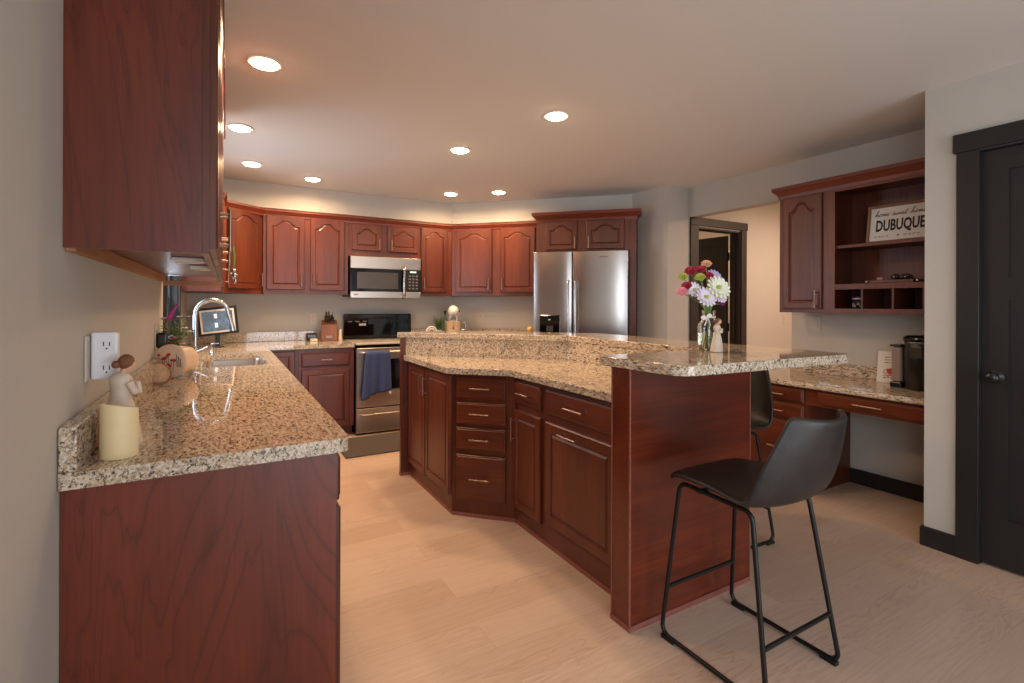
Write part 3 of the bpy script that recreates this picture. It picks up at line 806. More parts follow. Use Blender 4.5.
G().prism([(1.83, 2.2495), (1.83, 1.593), (2.392, 1.593), (2.392, 2.2495)], 0, ZI).obj('body', 'wood_z', c4, world=True)
cdrawer(c4, .023, .585, .72, .849, L=.15); cdoor(c4, .023, .585, .135, .676, r=.06, hx=.255, hz=.641, L=.15, vert=False)
# end support box under the raised bar
c5 = thing('bar_support', 'plain cherry end box holding up the near end of the raised bar', 'cabinet', (2.08, 1.55, 0))
G().box(1.722, 2.474, 1.482, 1.590, 0, 1.045).obj('body', 'wood_isl', c5, world=True)
for x, y in ((1.722, 1.482), (1.722, 1.587), (2.474, 1.482)):
    G().box(x - .003, x + .003, y - .003, y + .003, .02, 1.044).obj('corner_bead', 'shoe', c5, world=True)
# knee wall behind the worktop and far end panel
t = thing('island_knee_wall', 'cherry panelled knee wall carrying the raised bar behind the island worktop', 'panel', (2.42, 2.6, 0))
G().prism([(2.412, 1.5915), (2.436, 1.5915), (2.436, 2.852), (1.602, 3.686), (1.568, 3.686), (2.412, 2.842)], 0, 1.045).obj('back_panel', 'wood_z', t, world=True)
G().box(1.478, 2.10, 3.688, 3.724, 0, 1.045).obj('end_panel', 'wood_z', t, world=True)
G().prism([(1.60, 3.69), (2.436, 2.857), (2.436, 2.95), (1.68, 3.69)], .0, 1.0).obj('inner_core', 'wood_z', t, world=True)
# worktop of the island
t = slab([(1.495, 3.684), (1.495, 2.835), (1.785, 2.553), (1.785, 1.592), (2.409, 1.592), (2.409, 2.838), (1.563, 3.684)], .876, .914,
         'lower speckled granite worktop of the island with bent front edge', rad=[.004, .05, .05, .003, .003, .003, .003], name='island_worktop')
G().prism([(2.388, 1.593), (2.409, 1.593), (2.409, 2.841), (1.566, 3.684), (1.512, 3.684), (2.388, 2.808)], .9142, 1.045).obj('riser', 'granite', t, world=True)
# bar top
slab([(1.722, 1.222), (2.775, 1.172), (2.775, 2.94), (1.955, 3.745), (1.43, 3.745), (2.385, 2.790), (2.385, 1.66), (1.708, 1.66)], 1.0455, 1.085,
     'raised speckled granite bar top wrapping the island', rad=[.09, .07, .06, .02, .02, .05, .004, .015], name='granite_bar', bev=.014)
# shoe molding
tag(G().sweep([(1.95, 3.726), (1.476, 3.726), (1.476, 3.686), (1.543, 3.686), (1.543, 2.854), (1.828, 2.569), (1.828, 1.593), (1.719, 1.593), (1.719, 1.479), (2.477, 1.479), (2.477, 2.854), (1.95, 3.345)],
              [(0, 0), (-.017, 0), (-.016, .010), (-.010, .020), (0, .024)]).obj('shoe_molding', 'shoe'), 'worn pinkish shoe molding along the foot of the island', 'molding')

# ------------------------------------------------------------------ desk wall (faces -X): local x runs toward -Y
DX = 4.338
c = base_cab('dark cherry three-drawer base cabinet under the desk counter', (3.758, 2.395, 0), -PI / 2, .442, .575, zt=.738)
for z0, z1 in ((.632, .722), (.510, .610), (.115, .488)): cdrawer(c, .07, .435, z0, z1, L=.12)
c = thing('desk_cabinet', 'wide shallow cherry drawer hung under the desk counter over the knee space', 'drawer', (3.758, 1.952, 0), -PI / 2)
g = G(); g.box(.0, .708, .0, .02, .625, .738); g.box(.0, .708, .02, .45, .70, .738); g.obj('apron', 'wood_x', c)
cdrawer(c, .085, .700, .642, .722, L=.16)
t = slab([(3.725, 1.243), (DX, 1.243), (DX, 2.398), (3.725, 2.398)], .739, .775, 'lower speckled granite desk counter holding the coffee maker')
G().box(4.315, 4.3375, 1.245, 2.398, .7752, .865).obj('backsplash', 'granite', t, world=True, bev=.003)
# upper desk cabinet
uy = 2.31
c = thing('desk_hutch', 'wall cabinet over the desk with one door, open shelves and cubbies', 'cabinet', (4.03, uy, 0), -PI / 2)
dd = .305; we = uy - 1.243
g = G(); z0, z1 = 1.247, 2.13
g.box(0, .018, .018, dd, z0, z1); g.box(.352, .37, .018, dd, z0, z1); g.box(we - .03, we, .018, dd, z0, z1)
g.box(.018, we - .03, 0.018, dd, z1 - .02, z1); g.box(.018, we - .03, .018, dd, z0, z0 + .022)
g.box(.0, .40, 0, .018, z0, z1)
g.box(.40, we - .03, 0, .018, z0, z0 + .032); g.box(.40, we - .03, 0, .018, 2.095, z1); g.box(we - .03, we, 0, .018, z0, z1)
g.obj('body', 'wood_z', c)
G().box(.37, we - .03, dd - .008, dd - .001, z0 + .022, z1 - .02).obj('back_panel', 'wood_in', c)
G().box(.371, we - .031, .0185, dd - .009, 1.698, 1.720).obj('shelf', 'wood_in', c, bev=.002)
g = G(); g.box(.371, we - .031, .0185, dd - .009, 1.412, 1.448); g.box(.4005, we - .031, .0, .0185, 1.412, 1.448)
g.obj('shelf', 'wood_in', c)
for y in (1.738, 1.559, 1.395): G().box(uy - y - .006, uy - y + .006, .002, dd - .010, z0 + .0325, 1.4115).obj('divider', 'wood_in', c)
cdoor(c, .035, .318, 1.275, 2.108, A=.06, r=.055, hx=.288, hz=1.345, L=.13)
G().sweep([(-.002, .302), (-.002, -.002), (we, -.002)], CROWN(2.135, 1.25)).obj('crown', 'wood_crown', c)
for z in [1.50 + .04 * k for k in range(4)] + [1.74 + .04 * k for k in range(8)]:
    pass
g = G()
for z in [1.78 + .032 * k for k in range(9)] + [1.50 + .032 * k for k in range(5)]:
    g.box(.3701, .3712, .05, .056, z, z + .006); 
g.obj('pin_hole', 'dark', c)['kind'] = 'stuff'

# ------------------------------------------------------------------ appliances
# stove
t = thing('stove', 'freestanding stainless steel electric range with black backguard on the back wall', 'stove', (1.436, 5.0, 0), 0)
g = G(); g.box(.0, .752, .032, .66, .006, .893); g.obj('body', 'black_plastic', t)
G().box(-.002, .754, .0, .60, .894, .914, bev=.004).obj('cooktop', 'cooktop', t)
g = G()
for x, y, r in ((.2, .16, .10), (.56, .16, .085), (.2, .44, .075), (.56, .44, .10)):
    g.tube([(x + r * math.cos(a), y + r * math.sin(a), .9145) for a in [2 * PI * k / 32 for k in range(32)]], .0012, 4, closed=True)
g.obj('burner_ring', 'dark', t)
G().box(.0, .752, .018, .031, .866, .892).obj('vent_strip', 'black_glass', t)
dr = G().box(.0, .752, -.0, .031, .272, .862, bev=.006).obj('oven_door', 'steel_x', t)
G().box(.12, .632, -.004, .0, .44, .745, bev=.003).obj('oven_window', 'black_glass', dr)
g = G(); g.tube(fillet_path([(.035, 0, .818), (.035, -.045, .818), (.717, -.045, .818), (.717, 0, .818)], .018), .013, 12)
g.obj('handle', 'steel_x', dr, smooth=True)
bd = G().box(.0, .752, .0, .031, .022, .262, bev=.006).obj('storage_drawer', 'steel_x', t)
g = G(); g.tube(fillet_path([(.045, 0, .205), (.045, -.04, .205), (.707, -.04, .205), (.707, 0, .205)], .018), .011, 12); g.obj('handle', 'steel_x', bd, smooth=True)
g = G(); pr_ = [(.0, .915), (.0, 1.175), (.012, 1.190), (.74, 1.190), (.752, 1.175), (.752, .915)]
g.faces([(x, .60, z) for x, z in pr_] + [(x, .662, z) for x, z in pr_], [(0, 1, 2, 3, 4, 5), (11, 10, 9, 8, 7, 6)] + [(i, i + 6, (i + 1) % 6 + 6, (i + 1) % 6) for i in range(6)])
bg = g.obj('backguard', 'black_glass', t, bev=.006)
G().box(.26, .46, .5975, .5995, 1.075, 1.135).obj('display', 'black_plastic', bg)
for x in (.04, .12, .20): G().box(x, x + .045, .5975, .5995, 1.10, 1.113).obj('button', 'grey_ink', bg)
G().box(.16, .235, .5975, .5995, 1.06, 1.085).obj('label_strip', 'almond', bg)
for x in (.53, .60, .68): G().lathe([(0, 0), (.017, 0), (.015, .014), (0, .015)], 16, (0, 0, 0), 'y').obj('knob', 'black_plastic', bg, (x, .5995, 1.10), smooth=True)
# towel over the handle
g = G(); bm = g.bm; NX, NZ = 26, 22
def towel(face):
    rows = []
    for j in range(NZ + 1):
        f = j / NZ; row = []
        for i in range(NX + 1):
            u = i / NX
            xl = .075 + .0 * f - .045 * f; xr = .318 + .012 * f
            x = xl + (xr - xl) * u
            bot = .385 + .055 * u + (-.03 if u < .3 else 0)
            z = .834 + (bot - .834) * f
            y = -.062 - .010 * math.sin(u * 19) * (.15 + f) - .012 * math.sin(u * 7 + 1) * f
            if j == 0: y = -.045
            if j == 1: z = .826
            row.append((x, y, z))
        rows.append(row)
    back = []
    for j in range(1, 8):
        row = []
        for i in range(NX + 1):
            u = i / NX
            row.append((.08 + .235 * u, -.0285 + .003 * math.sin(u * 15), .834 - (j / 8) * .36 - (0 if j > 0 else 0)))
        back.append(row)
    return back[::-1] + rows
R_ = towel(0); V_ = [[bm.verts.new((x + 1.436, y + 5.0, z)) for x, y, z in r] for r in R_]
for a, b in zip(V_, V_[1:]):
    for i in range(NX): bm.faces.new((a[i], a[i + 1], b[i + 1], b[i]))
tw = g.obj('dish_towel', 'towel', smooth='all')
m = tw.modifiers.new('solid', 'SOLIDIFY'); m.thickness = .003; m.offset = 0
G().box(.304, .325, -.078, -.0755, .405, .43).obj('care_tag', 'white_paint', tw, (1.436 - tw.location.x, 5.0 - tw.location.y, -tw.location.z))
tag(tw, 'blue dish towel hanging over the oven door handle', 'towel')
# rug
tag(G().box(1.20, 2.12, 4.31, 4.93, .001, .012, bev=.004).obj('kitchen_rug', 'rug'), 'charcoal grey mat on the floor in front of the stove', 'rug')
# microwave
t = thing('microwave', 'stainless steel over-the-range microwave under the short cabinet', 'microwave', (1.434, 5.27, 1.362), 0); t.scale = (1, 1, 1.036)
G().box(0, .752, .022, .392, .012, .418).obj('body', 'black_plastic', t)
G().box(0, .752, .0, .0215, .298, .420, bev=.003).obj('top_grille', 'steel_x', t)
dm = G().box(0, .575, .0, .0215, .068, .296).obj('door', 'black_glass', t)
G().box(.065, .50, -.0025, -.0002, .095, .262, bev=.001).obj('window', 'grey_glass', dm)
G().tube(fillet_path([(.560, .0, .325), (.560, -.038, .31), (.552, -.044, .16), (.556, -.038, .02), (.556, 0, .008)], .03), .0165, 12).obj('handle', 'steel_z', dm, smooth=True)
cp = G().box(.5755, .752, .0, .0215, .068, .296).obj('control_panel', 'black_plastic', t)
G().box(.63, .70, -.0015, -.0002, .268, .284).obj('display', 'display_lit', cp)
for r in range(5):
    for k in range(3): G().box(.615 + k * .04, .638 + k * .04, -.0015, -.0002, .095 + r * .033, .110 + r * .033).obj('button', 'grey_ink', cp)
G().box(0, .752, .0, .0215, .0, .066, bev=.003).obj('bottom_rail', 'steel_x', t)
G().box(.035, .075, -.0012, -.0002, .028, .042).obj('badge', 'grey_ink', t)
G().box(.06, .70, .05, .37, .0, .0118).obj('underside', 'black_plastic', t)
# refrigerator
t = thing('refrigerator', 'stainless steel french door fridge in the diagonal corner', 'refrigerator', (*uv(1.206, .795), 0), rz45)
FW = .930
G().box(.003, FW - .003, .075, .70, .02, 1.80).obj('body', 'iron', t)
hw = .388
for k, (a, b) in enumerate(((0, hw), (hw + .008, FW))):
    g = G(); n = 12; w = b - a
    front = [(a + w * i / n, .012 * (2 * i / n - 1) ** 4) for i in range(n + 1)]
    poly = front + [(b, .07), (a, .07)]
    d_ = g.prism(poly, .66, 1.826).obj('door', 'steel_z', t, bev=.004)
    hx = b - .030 if k == 0 else a + .030
    G().tube(fillet_path([(hx, .01, 1.53), (hx, -.042, 1.53), (hx, -.042, .80), (hx, .01, .80)], .02), .0125, 12).obj('handle', 'steel_z', d_, smooth=True)
    if k == 0:
        q = G().box(.068, .275, -.006, .004, .96, 1.195, bev=.006).obj('water_dispenser', 'black_glass', d_)
        G().box(.135, .205, -.009, -.0062, 1.03, 1.09).obj('paddle', 'grey_glass', q)
        G().box(.155, .178, -.0075, -.0062, 1.145, 1.152).obj('indicator', 'white_plastic', q)
    else: G().box(.66, .74, -.0003, .0008, 1.762, 1.772).obj('badge', 'grey_ink', d_)
dw = G().prism([(FW * i / 16, .012 * (2 * i / 16 - 1) ** 4) for i in range(17)] + [(FW, .07), (0, .07)], .04, .645).obj('freezer_drawer', 'steel_z', t, bev=.004)
G().tube(fillet_path([(.08, .01, .57), (.08, -.045, .57), (FW - .08, -.045, .57), (FW - .08, .01, .57)], .02), .0125, 12).obj('handle', 'steel_z', dw, smooth=True)

# ------------------------------------------------------------------ recessed downlights
lights = [((.488, 2.693), 'largest recessed ceiling light, at the upper left by the cabinets'),
          ((.405, 3.765), 'recessed ceiling light partly hidden by the near upper cabinet'),
          ((.510, 4.685), 'recessed ceiling light in front of the sink corner'),
          ((1.026, 4.972), 'recessed ceiling light over the left of the stove wall'),
          ((2.383, 4.898), 'recessed ceiling light nearest the inside corner above the uppers'),
          ((2.783, 4.569), 'recessed ceiling light in front of the fridge'),
          ((1.859, 3.469), 'recessed ceiling light over the far half of the island'),
          ((2.095, 2.538), 'recessed ceiling light over the middle of the island')]
for (x, y), lab in lights:
    t = thing('recessed_light', lab, 'ceiling light', (x, y, ZC))
    G().lathe([(.062, -.001), (.082, -.001), (.084, -.004), (.079, -.007), (.066, -.009), (.062, -.006)], 32).obj('trim_ring', 'white_paint', t, smooth=True)
    G().lathe([(.0, -.020), (.040, -.019), (.058, -.014), (.0655, -.0065), (.0655, -.002), (0, -.002)], 32).obj('lens', 'lens', t, smooth=True)
    d = bpy.data.lights.new('lamp_light', 'AREA'); d.shape = 'DISK'; d.size = .14; d.energy = LAMP_W; d.color = WARM; d.spread = math.radians(165)
    o = bpy.data.objects.new('lamp_light', d); COL.objects.link(o); o.parent = t; o.location = (0, 0, -.024)
def flush_light(lab, x, y, P):
    t = thing('flush_light', lab, 'ceiling light', (x, y, ZC))
    G().lathe([(0, -.07), (.10, -.06), (.15, -.03), (.155, -.012), (0, -.012)], 32).obj('shade', 'lens', t, smooth=True)
    G().lathe([(0, -.011), (.165, -.011), (.165, 0), (0, 0)], 32).obj('canopy', 'nickel', t, smooth=True)
    d = bpy.data.lights.new('lamp_light', 'AREA'); d.shape = 'DISK'; d.size = .28; d.energy = P; d.color = (1, .70, .54)
    o = bpy.data.objects.new('lamp_light', d); COL.objects.link(o); o.parent = t; o.location = (0, 0, -.08)
flush_light('flush ceiling light in the hall behind the desk wall', 5.6, 2.3, 30)
flush_light('flush ceiling light in the room behind the hall door', 5.3, 4.9, 14)

# ------------------------------------------------------------------ stools
def make_stool(label):
    t = thing('bar_stool', label, 'stool')
    prof = [(.198, .618, .182), (.190, .636, .192), (.12, .640, .207), (.0, .628, .218), (-.10, .612, .230), (-.18, .614, .240), (-.235, .650, .242), (-.272, .725, .234), (-.302, .82, .205), (-.325, .905, .165), (-.332, .934, .150)]
    g = G(); bm = g.bm; NT_ = 10; rows = []
    for i, (y, z, hw_) in enumerate(prof):
        f = i / (len(prof) - 1); row = []
        for k in range(NT_ + 1):
            u = 2 * k / NT_ - 1
            lift = .022 * abs(u) ** 2.6 * math.exp(-((f - .45) / .28) ** 2)
            fwd = .075 * abs(u) ** 2.2 * max(0, min(1, (f - .35) / .35))
            edge = -.012 * abs(u) ** 4 if f < .3 else 0
            top = .016 * abs(u) ** 2 if f > .85 else 0
            row.append(bm.verts.new((u * hw_, y + fwd, z + lift + edge + top)))
        rows.append(row)
    for a, b in zip(rows, rows[1:]):
        for k in range(NT_): bm.faces.new((a[k], a[k + 1], b[k + 1], b[k]))
    st = g.obj('seat', 'leather', t, smooth='all')
    m = st.modifiers.new('solid', 'SOLIDIFY'); m.thickness = .022; m.offset = -1
    m = st.modifiers.new('sub', 'SUBSURF'); m.levels = 2; m.render_levels = 2
    for s in (-1, 1):
        P = [(s * .170, .168, .612), (s * .212, .222, .0135), (s * .212, -.222, .0135), (s * .165, -.135, .600)]
        g = G(); g.tube(fillet_path(P, .035, 6, closed=True), .0085, 10, closed=True); g.obj('side_frame', 'iron', t, smooth=True)
        for y in (.185, -.185):
            G().box(s * .212 - .012, s * .212 + .012, y - .03, y + .03, 0, .0155, bev=.003).obj('foot_cap', 'rubber', t)
    for y0, y1, z in ((.205, .205, .195), (-.196, -.196, .185)):
        G().tube([(-.198, y0, z), (.198, y1, z)], .008, 10).obj('crossbar', 'iron', t, smooth=True)
    for y in (.08, -.08): G().box(-.17, .17, y - .012, y + .012, .597, .606).obj('seat_bracket', 'iron', t)
    return t
st1 = make_stool('nearest black leather bar stool, standing before the plain end of the island')
st1.location = (2.037, 1.190, 0); st1['group'] = 'black bar stools around the raised bar'
st2 = dup(st1, (2.730, 1.880, 0), math.radians(90 - 3), 'black leather bar stool half hidden behind the island end, on its desk side', 'black bar stools around the raised bar')

# ------------------------------------------------------------------ things on the bar
vx, vy, vz = 2.33, 1.60, 1.0855
t = thing('glass_vase', 'clear glass jar vase with a white bow on the bar top', 'vase', (vx, vy, vz))
prof = [(0, .002), (.042, .002), (.048, .008), (.050, .03), (.050, .11), (.047, .128), (.036, .142), (.030, .150), (.030, .185), (.033, .190)]
inn = [(.030, .190), (.027, .185), (.027, .152), (.033, .140), (.044, .126), (.047, .11), (.047, .03), (.044, .010), (0, .008)]
G().lathe(prof + inn, 28).obj('jar', 'glass', t, smooth=True)
G().lathe([(0, .0085), (.0435, .0105), (.0465, .03), (.0465, .085), (0, .085)], 28).obj('water', 'water', t, smooth=True)
g = G()
g.tube([(.031 * math.cos(a), .031 * math.sin(a), .158) for a in [2 * PI * k / 20 for k in range(20)]], .003, 6, closed=True)
for s in (-1, 1):
    g.ball((-.040 + s * .020, -.022, .160 + .004 * s), .016, 1.2, .35, .7)
    g.tube([(-.04, -.024, .158), (-.04 + s * .012, -.028, .135), (-.04 + s * .020, -.026, .118)], .003, 6)
g.obj('ribbon_bow', 'white_paint', t, smooth=True)
def flower(label, dx, dy, dz, kind, mat, R, group='cut flowers in the glass vase', center='yellow', name='daisy'):
    f = thing(name, label, 'flower', (vx, vy, vz + .012))
    a = random.uniform(0, 6.28)
    p0 = Vector((-dx * .25 + .008 * math.cos(a), -dy * .25 + .008 * math.sin(a), .0)); p1 = Vector((dx * .12, dy * .12, .165)); p2 = Vector((dx, dy, dz - .01))
    p0.x = max(-.03, min(.03, p0.x)); p0.y = max(-.03, min(.03, p0.y))
    pts = [p0.lerp(p1, k / 4) for k in range(4)] + [p1 * (1 - s) ** 2 + (p1 + Vector((0, 0, .05))) * 2 * s * (1 - s) + p2 * s * s for s in (0, .25, .5, .75, 1)]
    G().tube(pts, .0022, 6).obj('stem', 'green2', f, smooth=True)
    nrm = Vector((dx * 1.2 - .25, dy - .9 if kind == 'daisy' else dy - .3, .45)).normalized()
    rot = nrm.to_track_quat('Z', 'Y').to_matrix()
    g = G()
    if kind == 'daisy':
        for ring, (n, rr, tilt) in enumerate(((15, R, .10), (12, R * .78, .3))):
            for k in range(n):
                th = 2 * PI * (k + .5 * ring) / n
                d = Vector((math.cos(th), math.sin(th), 0)); s_ = Vector((-math.sin(th), math.cos(th), 0)); w = R * .17
                q = [d * .12 * R - s_ * w * .4, d * rr * .55 - s_ * w + Vector((0, 0, rr * tilt * .6)), d * rr * .93 - s_ * w * .6 + Vector((0, 0, rr * tilt)), d * rr + Vector((0, 0, rr * tilt)),
                     d * rr * .93 + s_ * w * .6 + Vector((0, 0, rr * tilt)), d * rr * .55 + s_ * w + Vector((0, 0, rr * tilt * .6)), d * .12 * R + s_ * w * .4]
                up = Vector((0, 0, .0016))
                g.faces([tuple(rot @ (v + up) + p2) for v in q] + [tuple(rot @ (v - up) + p2) for v in q], [tuple(range(7)), tuple(range(13, 6, -1))] + [(i, (i + 1) % 7, (i + 1) % 7 + 7, i + 7) for i in range(7)])
        g.obj('petals', mat, f, smooth=False)
        G().ball(tuple(p2 + rot @ Vector((0, 0, R * .12))), R * .22, 1, 1, .7).obj('center', center, f, smooth=True)
    else:
        for k in range(26):
            th = k * 2.4; rr = R * .75 * math.sqrt(k / 26); h = R * .85 * (1 - (rr / R) ** 2)
            c = Vector((rr * math.cos(th), rr * math.sin(th), h))
            rt = Matrix.Rotation(th, 3, 'Z') @ Matrix.Rotation(.6 + rr / R, 3, 'Y')
            g.ball(tuple(rot @ c + p2), R * .36, .22, 1, 1.0, 8, 6, rot=rot @ rt)
        g.obj('petals', mat, f, smooth=True)
    return f
# camera right is roughly (+x,-y): lateral offset l -> (.87 l, -.5 l)
def fl_(lab, l, dep, dz, kind, mat, R, **k):
    l -= .022
    return flower(lab, .87 * l + .5 * dep, -.5 * l + .87 * dep, dz, kind, mat, R, **k)
fl_('white daisy-like bloom low in the middle of the bouquet', -.010, -.05, .250, 'daisy', 'lav', .052, center='lime')
fl_('pale lavender daisy at the left middle of the bouquet', -.055, -.02, .285, 'daisy', 'lav', .042, center='lime')
fl_('large ivory daisy at the right of the bouquet', .055, -.03, .295, 'daisy', 'ivory', .062, center='lime')
fl_('white daisy at the lower right of the bouquet', .070, -.01, .258, 'daisy', 'lav', .040, center='lime')
fl_('lilac daisy at the upper right of the bouquet', .060, .03, .345, 'daisy', 'lilac', .045)
fl_('crimson carnation at the top left of the bouquet', -.060, .01, .365, 'c', 'red', .030, name='carnation')
fl_('crimson carnation at the top centre of the bouquet', -.012, .02, .372, 'c', 'red', .028, name='carnation')
fl_('crimson carnation between the lilac and ivory daisies', .022, .0, .345, 'c', 'red', .024, name='carnation')
fl_('pink and red carnation at the far left of the bouquet', -.085, -.01, .295, 'c', 'red', .026, name='carnation')
fl_('pale pink carnation at the lower left edge of the bouquet', -.108, -.02, .268, 'c', 'pink', .028, name='carnation')
fl_('peach carnation highest in the bouquet', .022, .03, .402, 'c', 'peach', .026, name='carnation')
fl_('lime green button bloom at the upper left edge of the bouquet', -.098, .0, .340, 'c', 'lime', .024, name='button_bloom')
fl_('lime green button bloom in the upper middle of the bouquet', -.030, -.03, .335, 'c', 'lime', .026, name='button_bloom')
fl_('purple aster at the lower right of the bouquet', .082, .01, .218, 'c', 'purple', .022, name='aster')
fl_('purple aster at the far right of the bouquet', .104, .02, .270, 'c', 'purple', .020, name='aster')

def figurine(label, x, y, z, s, rz, plain_head=False):
    t = thing('figurine', label, 'figurine', (x, y, z), rz)
    g = G()
    prof = [(0, 0), (.050, 0), (.055, .004), (.055, .02), (.050, .06), (.041, .10), (.031, .13), (.026, .145), (.028, .158), (.033, .174), (.033, .185), (.022, .197), (.012, .203), (.0, .204)]
    g.lathe([(r * s, zz * s) for r, zz in prof], 22)
    for v in g.bm.verts: v.co.y *= .78; v.co.x += .010 * s * math.sin(v.co.z / (s * .2) * 2.2)
    g.obj('dress', 'figure', t, smooth=True)
    for sg in (-1, 1):
        G().tube([(sg * .030 * s, 0, .178 * s), (sg * .036 * s, -.012 * s, .150 * s), (sg * .022 * s, -.030 * s, .146 * s), (sg * .005 * s, -.036 * s, .172 * s)], [.010 * s, .009 * s, .008 * s, .006 * s], 10).obj('arm', 'figure', t, smooth=True)
    G().tube([(0, 0, .198 * s), (.0, -.006 * s, .214 * s)], .008 * s, 10).obj('neck', 'figskin', t, smooth=True)
    h = G().ball((.0, -.014 * s, .226 * s), .0185 * s, 1, 1, 1.2).ball((0, -.033 * s, .224 * s), .003 * s).obj('head', 'figskin', t, smooth=True)
    G().ball((0, -.009 * s, .231 * s), .0195 * s, 1.05, 1.05, 1.1).ball((0, .016 * s, .226 * s), .011 * s).obj('hair', 'fighair', t, smooth=True)
    return t
figurine('small white girl figurine beside the glass vase on the bar', 2.287, 1.520, 1.0855, .62, math.radians(25))

# ------------------------------------------------------------------ things on the left worktop
t = thing('candle', 'ivory pillar candle at the near end of the left worktop', 'candle', (.098, 1.588, .9145))
g = G(); n = 36; R = .0395
rows = []
def cz(th, r): return .127 - .010 * math.sin(th + .9) * r / R - (.030 if r < R * .8 else 0)
for r, fixed in ((0, 0.0), (R * .98, 0.0), (R, .004), (R, None), (R * .93, None), (R * .78, None)):
    rows.append([g.bm.verts.new((r * math.cos(2 * PI * k / n), r * math.sin(2 * PI * k / n), fixed if fixed is not None else (cz(2 * PI * k / n, r) if r > R * .95 else cz(2 * PI * k / n, r) - .002))) for k in range(n)] if r else None)
rows = [r for r in rows if r]
for a, b in zip(rows, rows[1:]):
    for k in range(n): g.bm.faces.new((a[k], a[(k + 1) % n], b[(k + 1) % n], b[k]))
g.bm.faces.new(rows[0]); g.bm.faces.new(rows[-1])
g.obj('wax', 'candle', t, smooth=True)
G().tube([(0, 0, .09), (.001, 0, .122)], .0028, 8).obj('wick', 'candle', t, smooth=True)
figurine('carved cream figurine of a bowed woman behind the ivory candle', .088, 1.70, .9145, .98, math.radians(125))
# round painted canister lying on its side
t = thing('ceramic_canister', 'round ceramic canister painted with red poppies, near the window', 'canister', (.100, 3.14, .9145 + .088), math.radians(-30))
G().lathe([(0, 0), (.080, 0), (.086, .006), (.088, .014), (.080, .022), (.070, .03), (.074, .09), (.066, .14), (0, .145)], 32, (0, .05, 0), 'y').obj('body', 'ceramic', t, smooth=True, rot=(0, 0, PI))
random.seed(3)
for k in range(11):
    px_ = random.uniform(-.052, .028); pz_ = random.uniform(-.03, .045)
    mt = ['redpaint', 'redpaint', 'purple', 'redpaint'][k % 4]
    G().ball((px_, -.0515, pz_), .011 if k % 3 else .008, 1, .18, .8, 10, 6).obj('painted_flower', mt, t, smooth=True)
    G().tube([(px_, -.0512, pz_ - .006), (px_ * .8 - .004, -.0512, -.058)], .0010, 5).obj('painted_stem', 'green', t)
for k in range(3): G().tube([(.040 + .01 * k, -.0512, .035 - .01 * k), (.044 + .009 * k, -.0512, -.03)], .0016, 5).obj('painted_line', 'ink', t)
# round straw trivet leaning on the wall
t = thing('trivet', 'oval straw trivet leaning on the backsplash by the canister', 'trivet', (.062, 2.86, .916))
tv = G().lathe([(0, -.004), (.046, -.004), (.050, 0), (.046, .004), (0, .004)], 28).obj('mat', 'basket', t, (-.008, 0, .055), (math.radians(64), 0, math.radians(28)), smooth=True)
G().tube([(.051 * math.cos(a), .051 * math.sin(a), 0) for a in [2 * PI * k / 28 for k in range(28)]], .006, 8, closed=True).obj('rim', 'frame_wood', tv, smooth=True)
# potted flowers by the window
t = thing('potted_plant', 'flowering plant in a pale blue pot on the worktop below the window', 'plant', (.085, 3.42, .9145))
G().lathe([(0, 0), (.035, 0), (.045, .06), (.05, .085), (.053, .09), (.05, .095), (.044, .09), (0, .085)], 20).obj('pot', 'blue', t, smooth=True)
random.seed(11)
lf = G(); stg = G()
tips = []
for k in range(26):
    a = random.uniform(0, 6.28); r = random.uniform(.02, .105); h = random.uniform(.15, .31)
    p = Vector((max(-.07, r * math.cos(a)), r * math.sin(a), h)); tips.append(p)
    stg.tube([(0, 0, .085), (p.x * .4, p.y * .4, h * .6), tuple(p)], .0016, 5)
    for q in range(5):
        s = .4 + .15 * q; c = Vector((p.x * s, p.y * s, .09 + (h - .09) * s)); th = random.uniform(0, 6.28)
        d = Vector((math.cos(th), math.sin(th), random.uniform(-.2, .6))).normalized()
        rt = d.to_track_quat('X', 'Z').to_matrix()
        lf.ball(tuple(c + d * .016), .019, 1, .5, .12, 8, 5, rot=rt)
stg.obj('stems', 'green2', t, smooth=True); lf.obj('foliage', 'green', t, smooth=True)
for k, p in enumerate(tips[:12]):
    mt = ['lilac', 'pink', 'ivory', 'magenta'][k % 4]
    g = G()
    for q in range(5): g.ball((p.x + .009 * math.cos(q * 1.257), p.y + .009 * math.sin(q * 1.257), p.z + .005), .008, 1, 1, .5, 8, 5)
    g.obj('blossom', mt, t, smooth=True)
g = G()
for k in range(9): g.ball((-.038 + .005 * k, -.03 + .0 * k, .30 + .010 * k), .010 - .0006 * k, 1, 1, 1.3, 8, 6)
g.tube([(0, 0, .08), (-.04, -.03, .24), (.0, -.03, .38)], .0018, 5)
g.obj('magenta_spike', 'magenta', t, smooth=True)
# tilted photo display on a stand
t = thing('digital_frame', 'tilted black digital photo frame on a small stand in the corner', 'picture frame', (.262, 5.10, .9145), math.radians(4))
tilt = (0, math.radians(-6), 0)
G().box(-.155, .155, -.010, .014, -.122, .122, bev=.003).obj('housing', 'rubber', t, (0, 0, .232), tilt)
G().box(-.132, .132, -.0125, -.0102, -.102, .102).obj('mat', 'paper', t, (0, 0, .232), tilt)
sc = G().box(-.116, .116, -.0145, -.0127, -.086, .086).obj('screen', 'screen', t, (0, 0, .232), tilt)
G().box(-.026, -.002, -.0152, -.0147, .025, .065).obj('bright_patch', 'screen_white', sc)
G().box(-.026, -.002, -.0152, -.0147, -.055, -.015).obj('bright_patch', 'screen_white', sc)
G().box(-.018, .018, .004, .02, .008, .13).obj('stand_post', 'iron', t)
G().box(-.05, .05, -.04, .05, 0, .008, bev=.003).obj('stand_base', 'black_plastic', t)
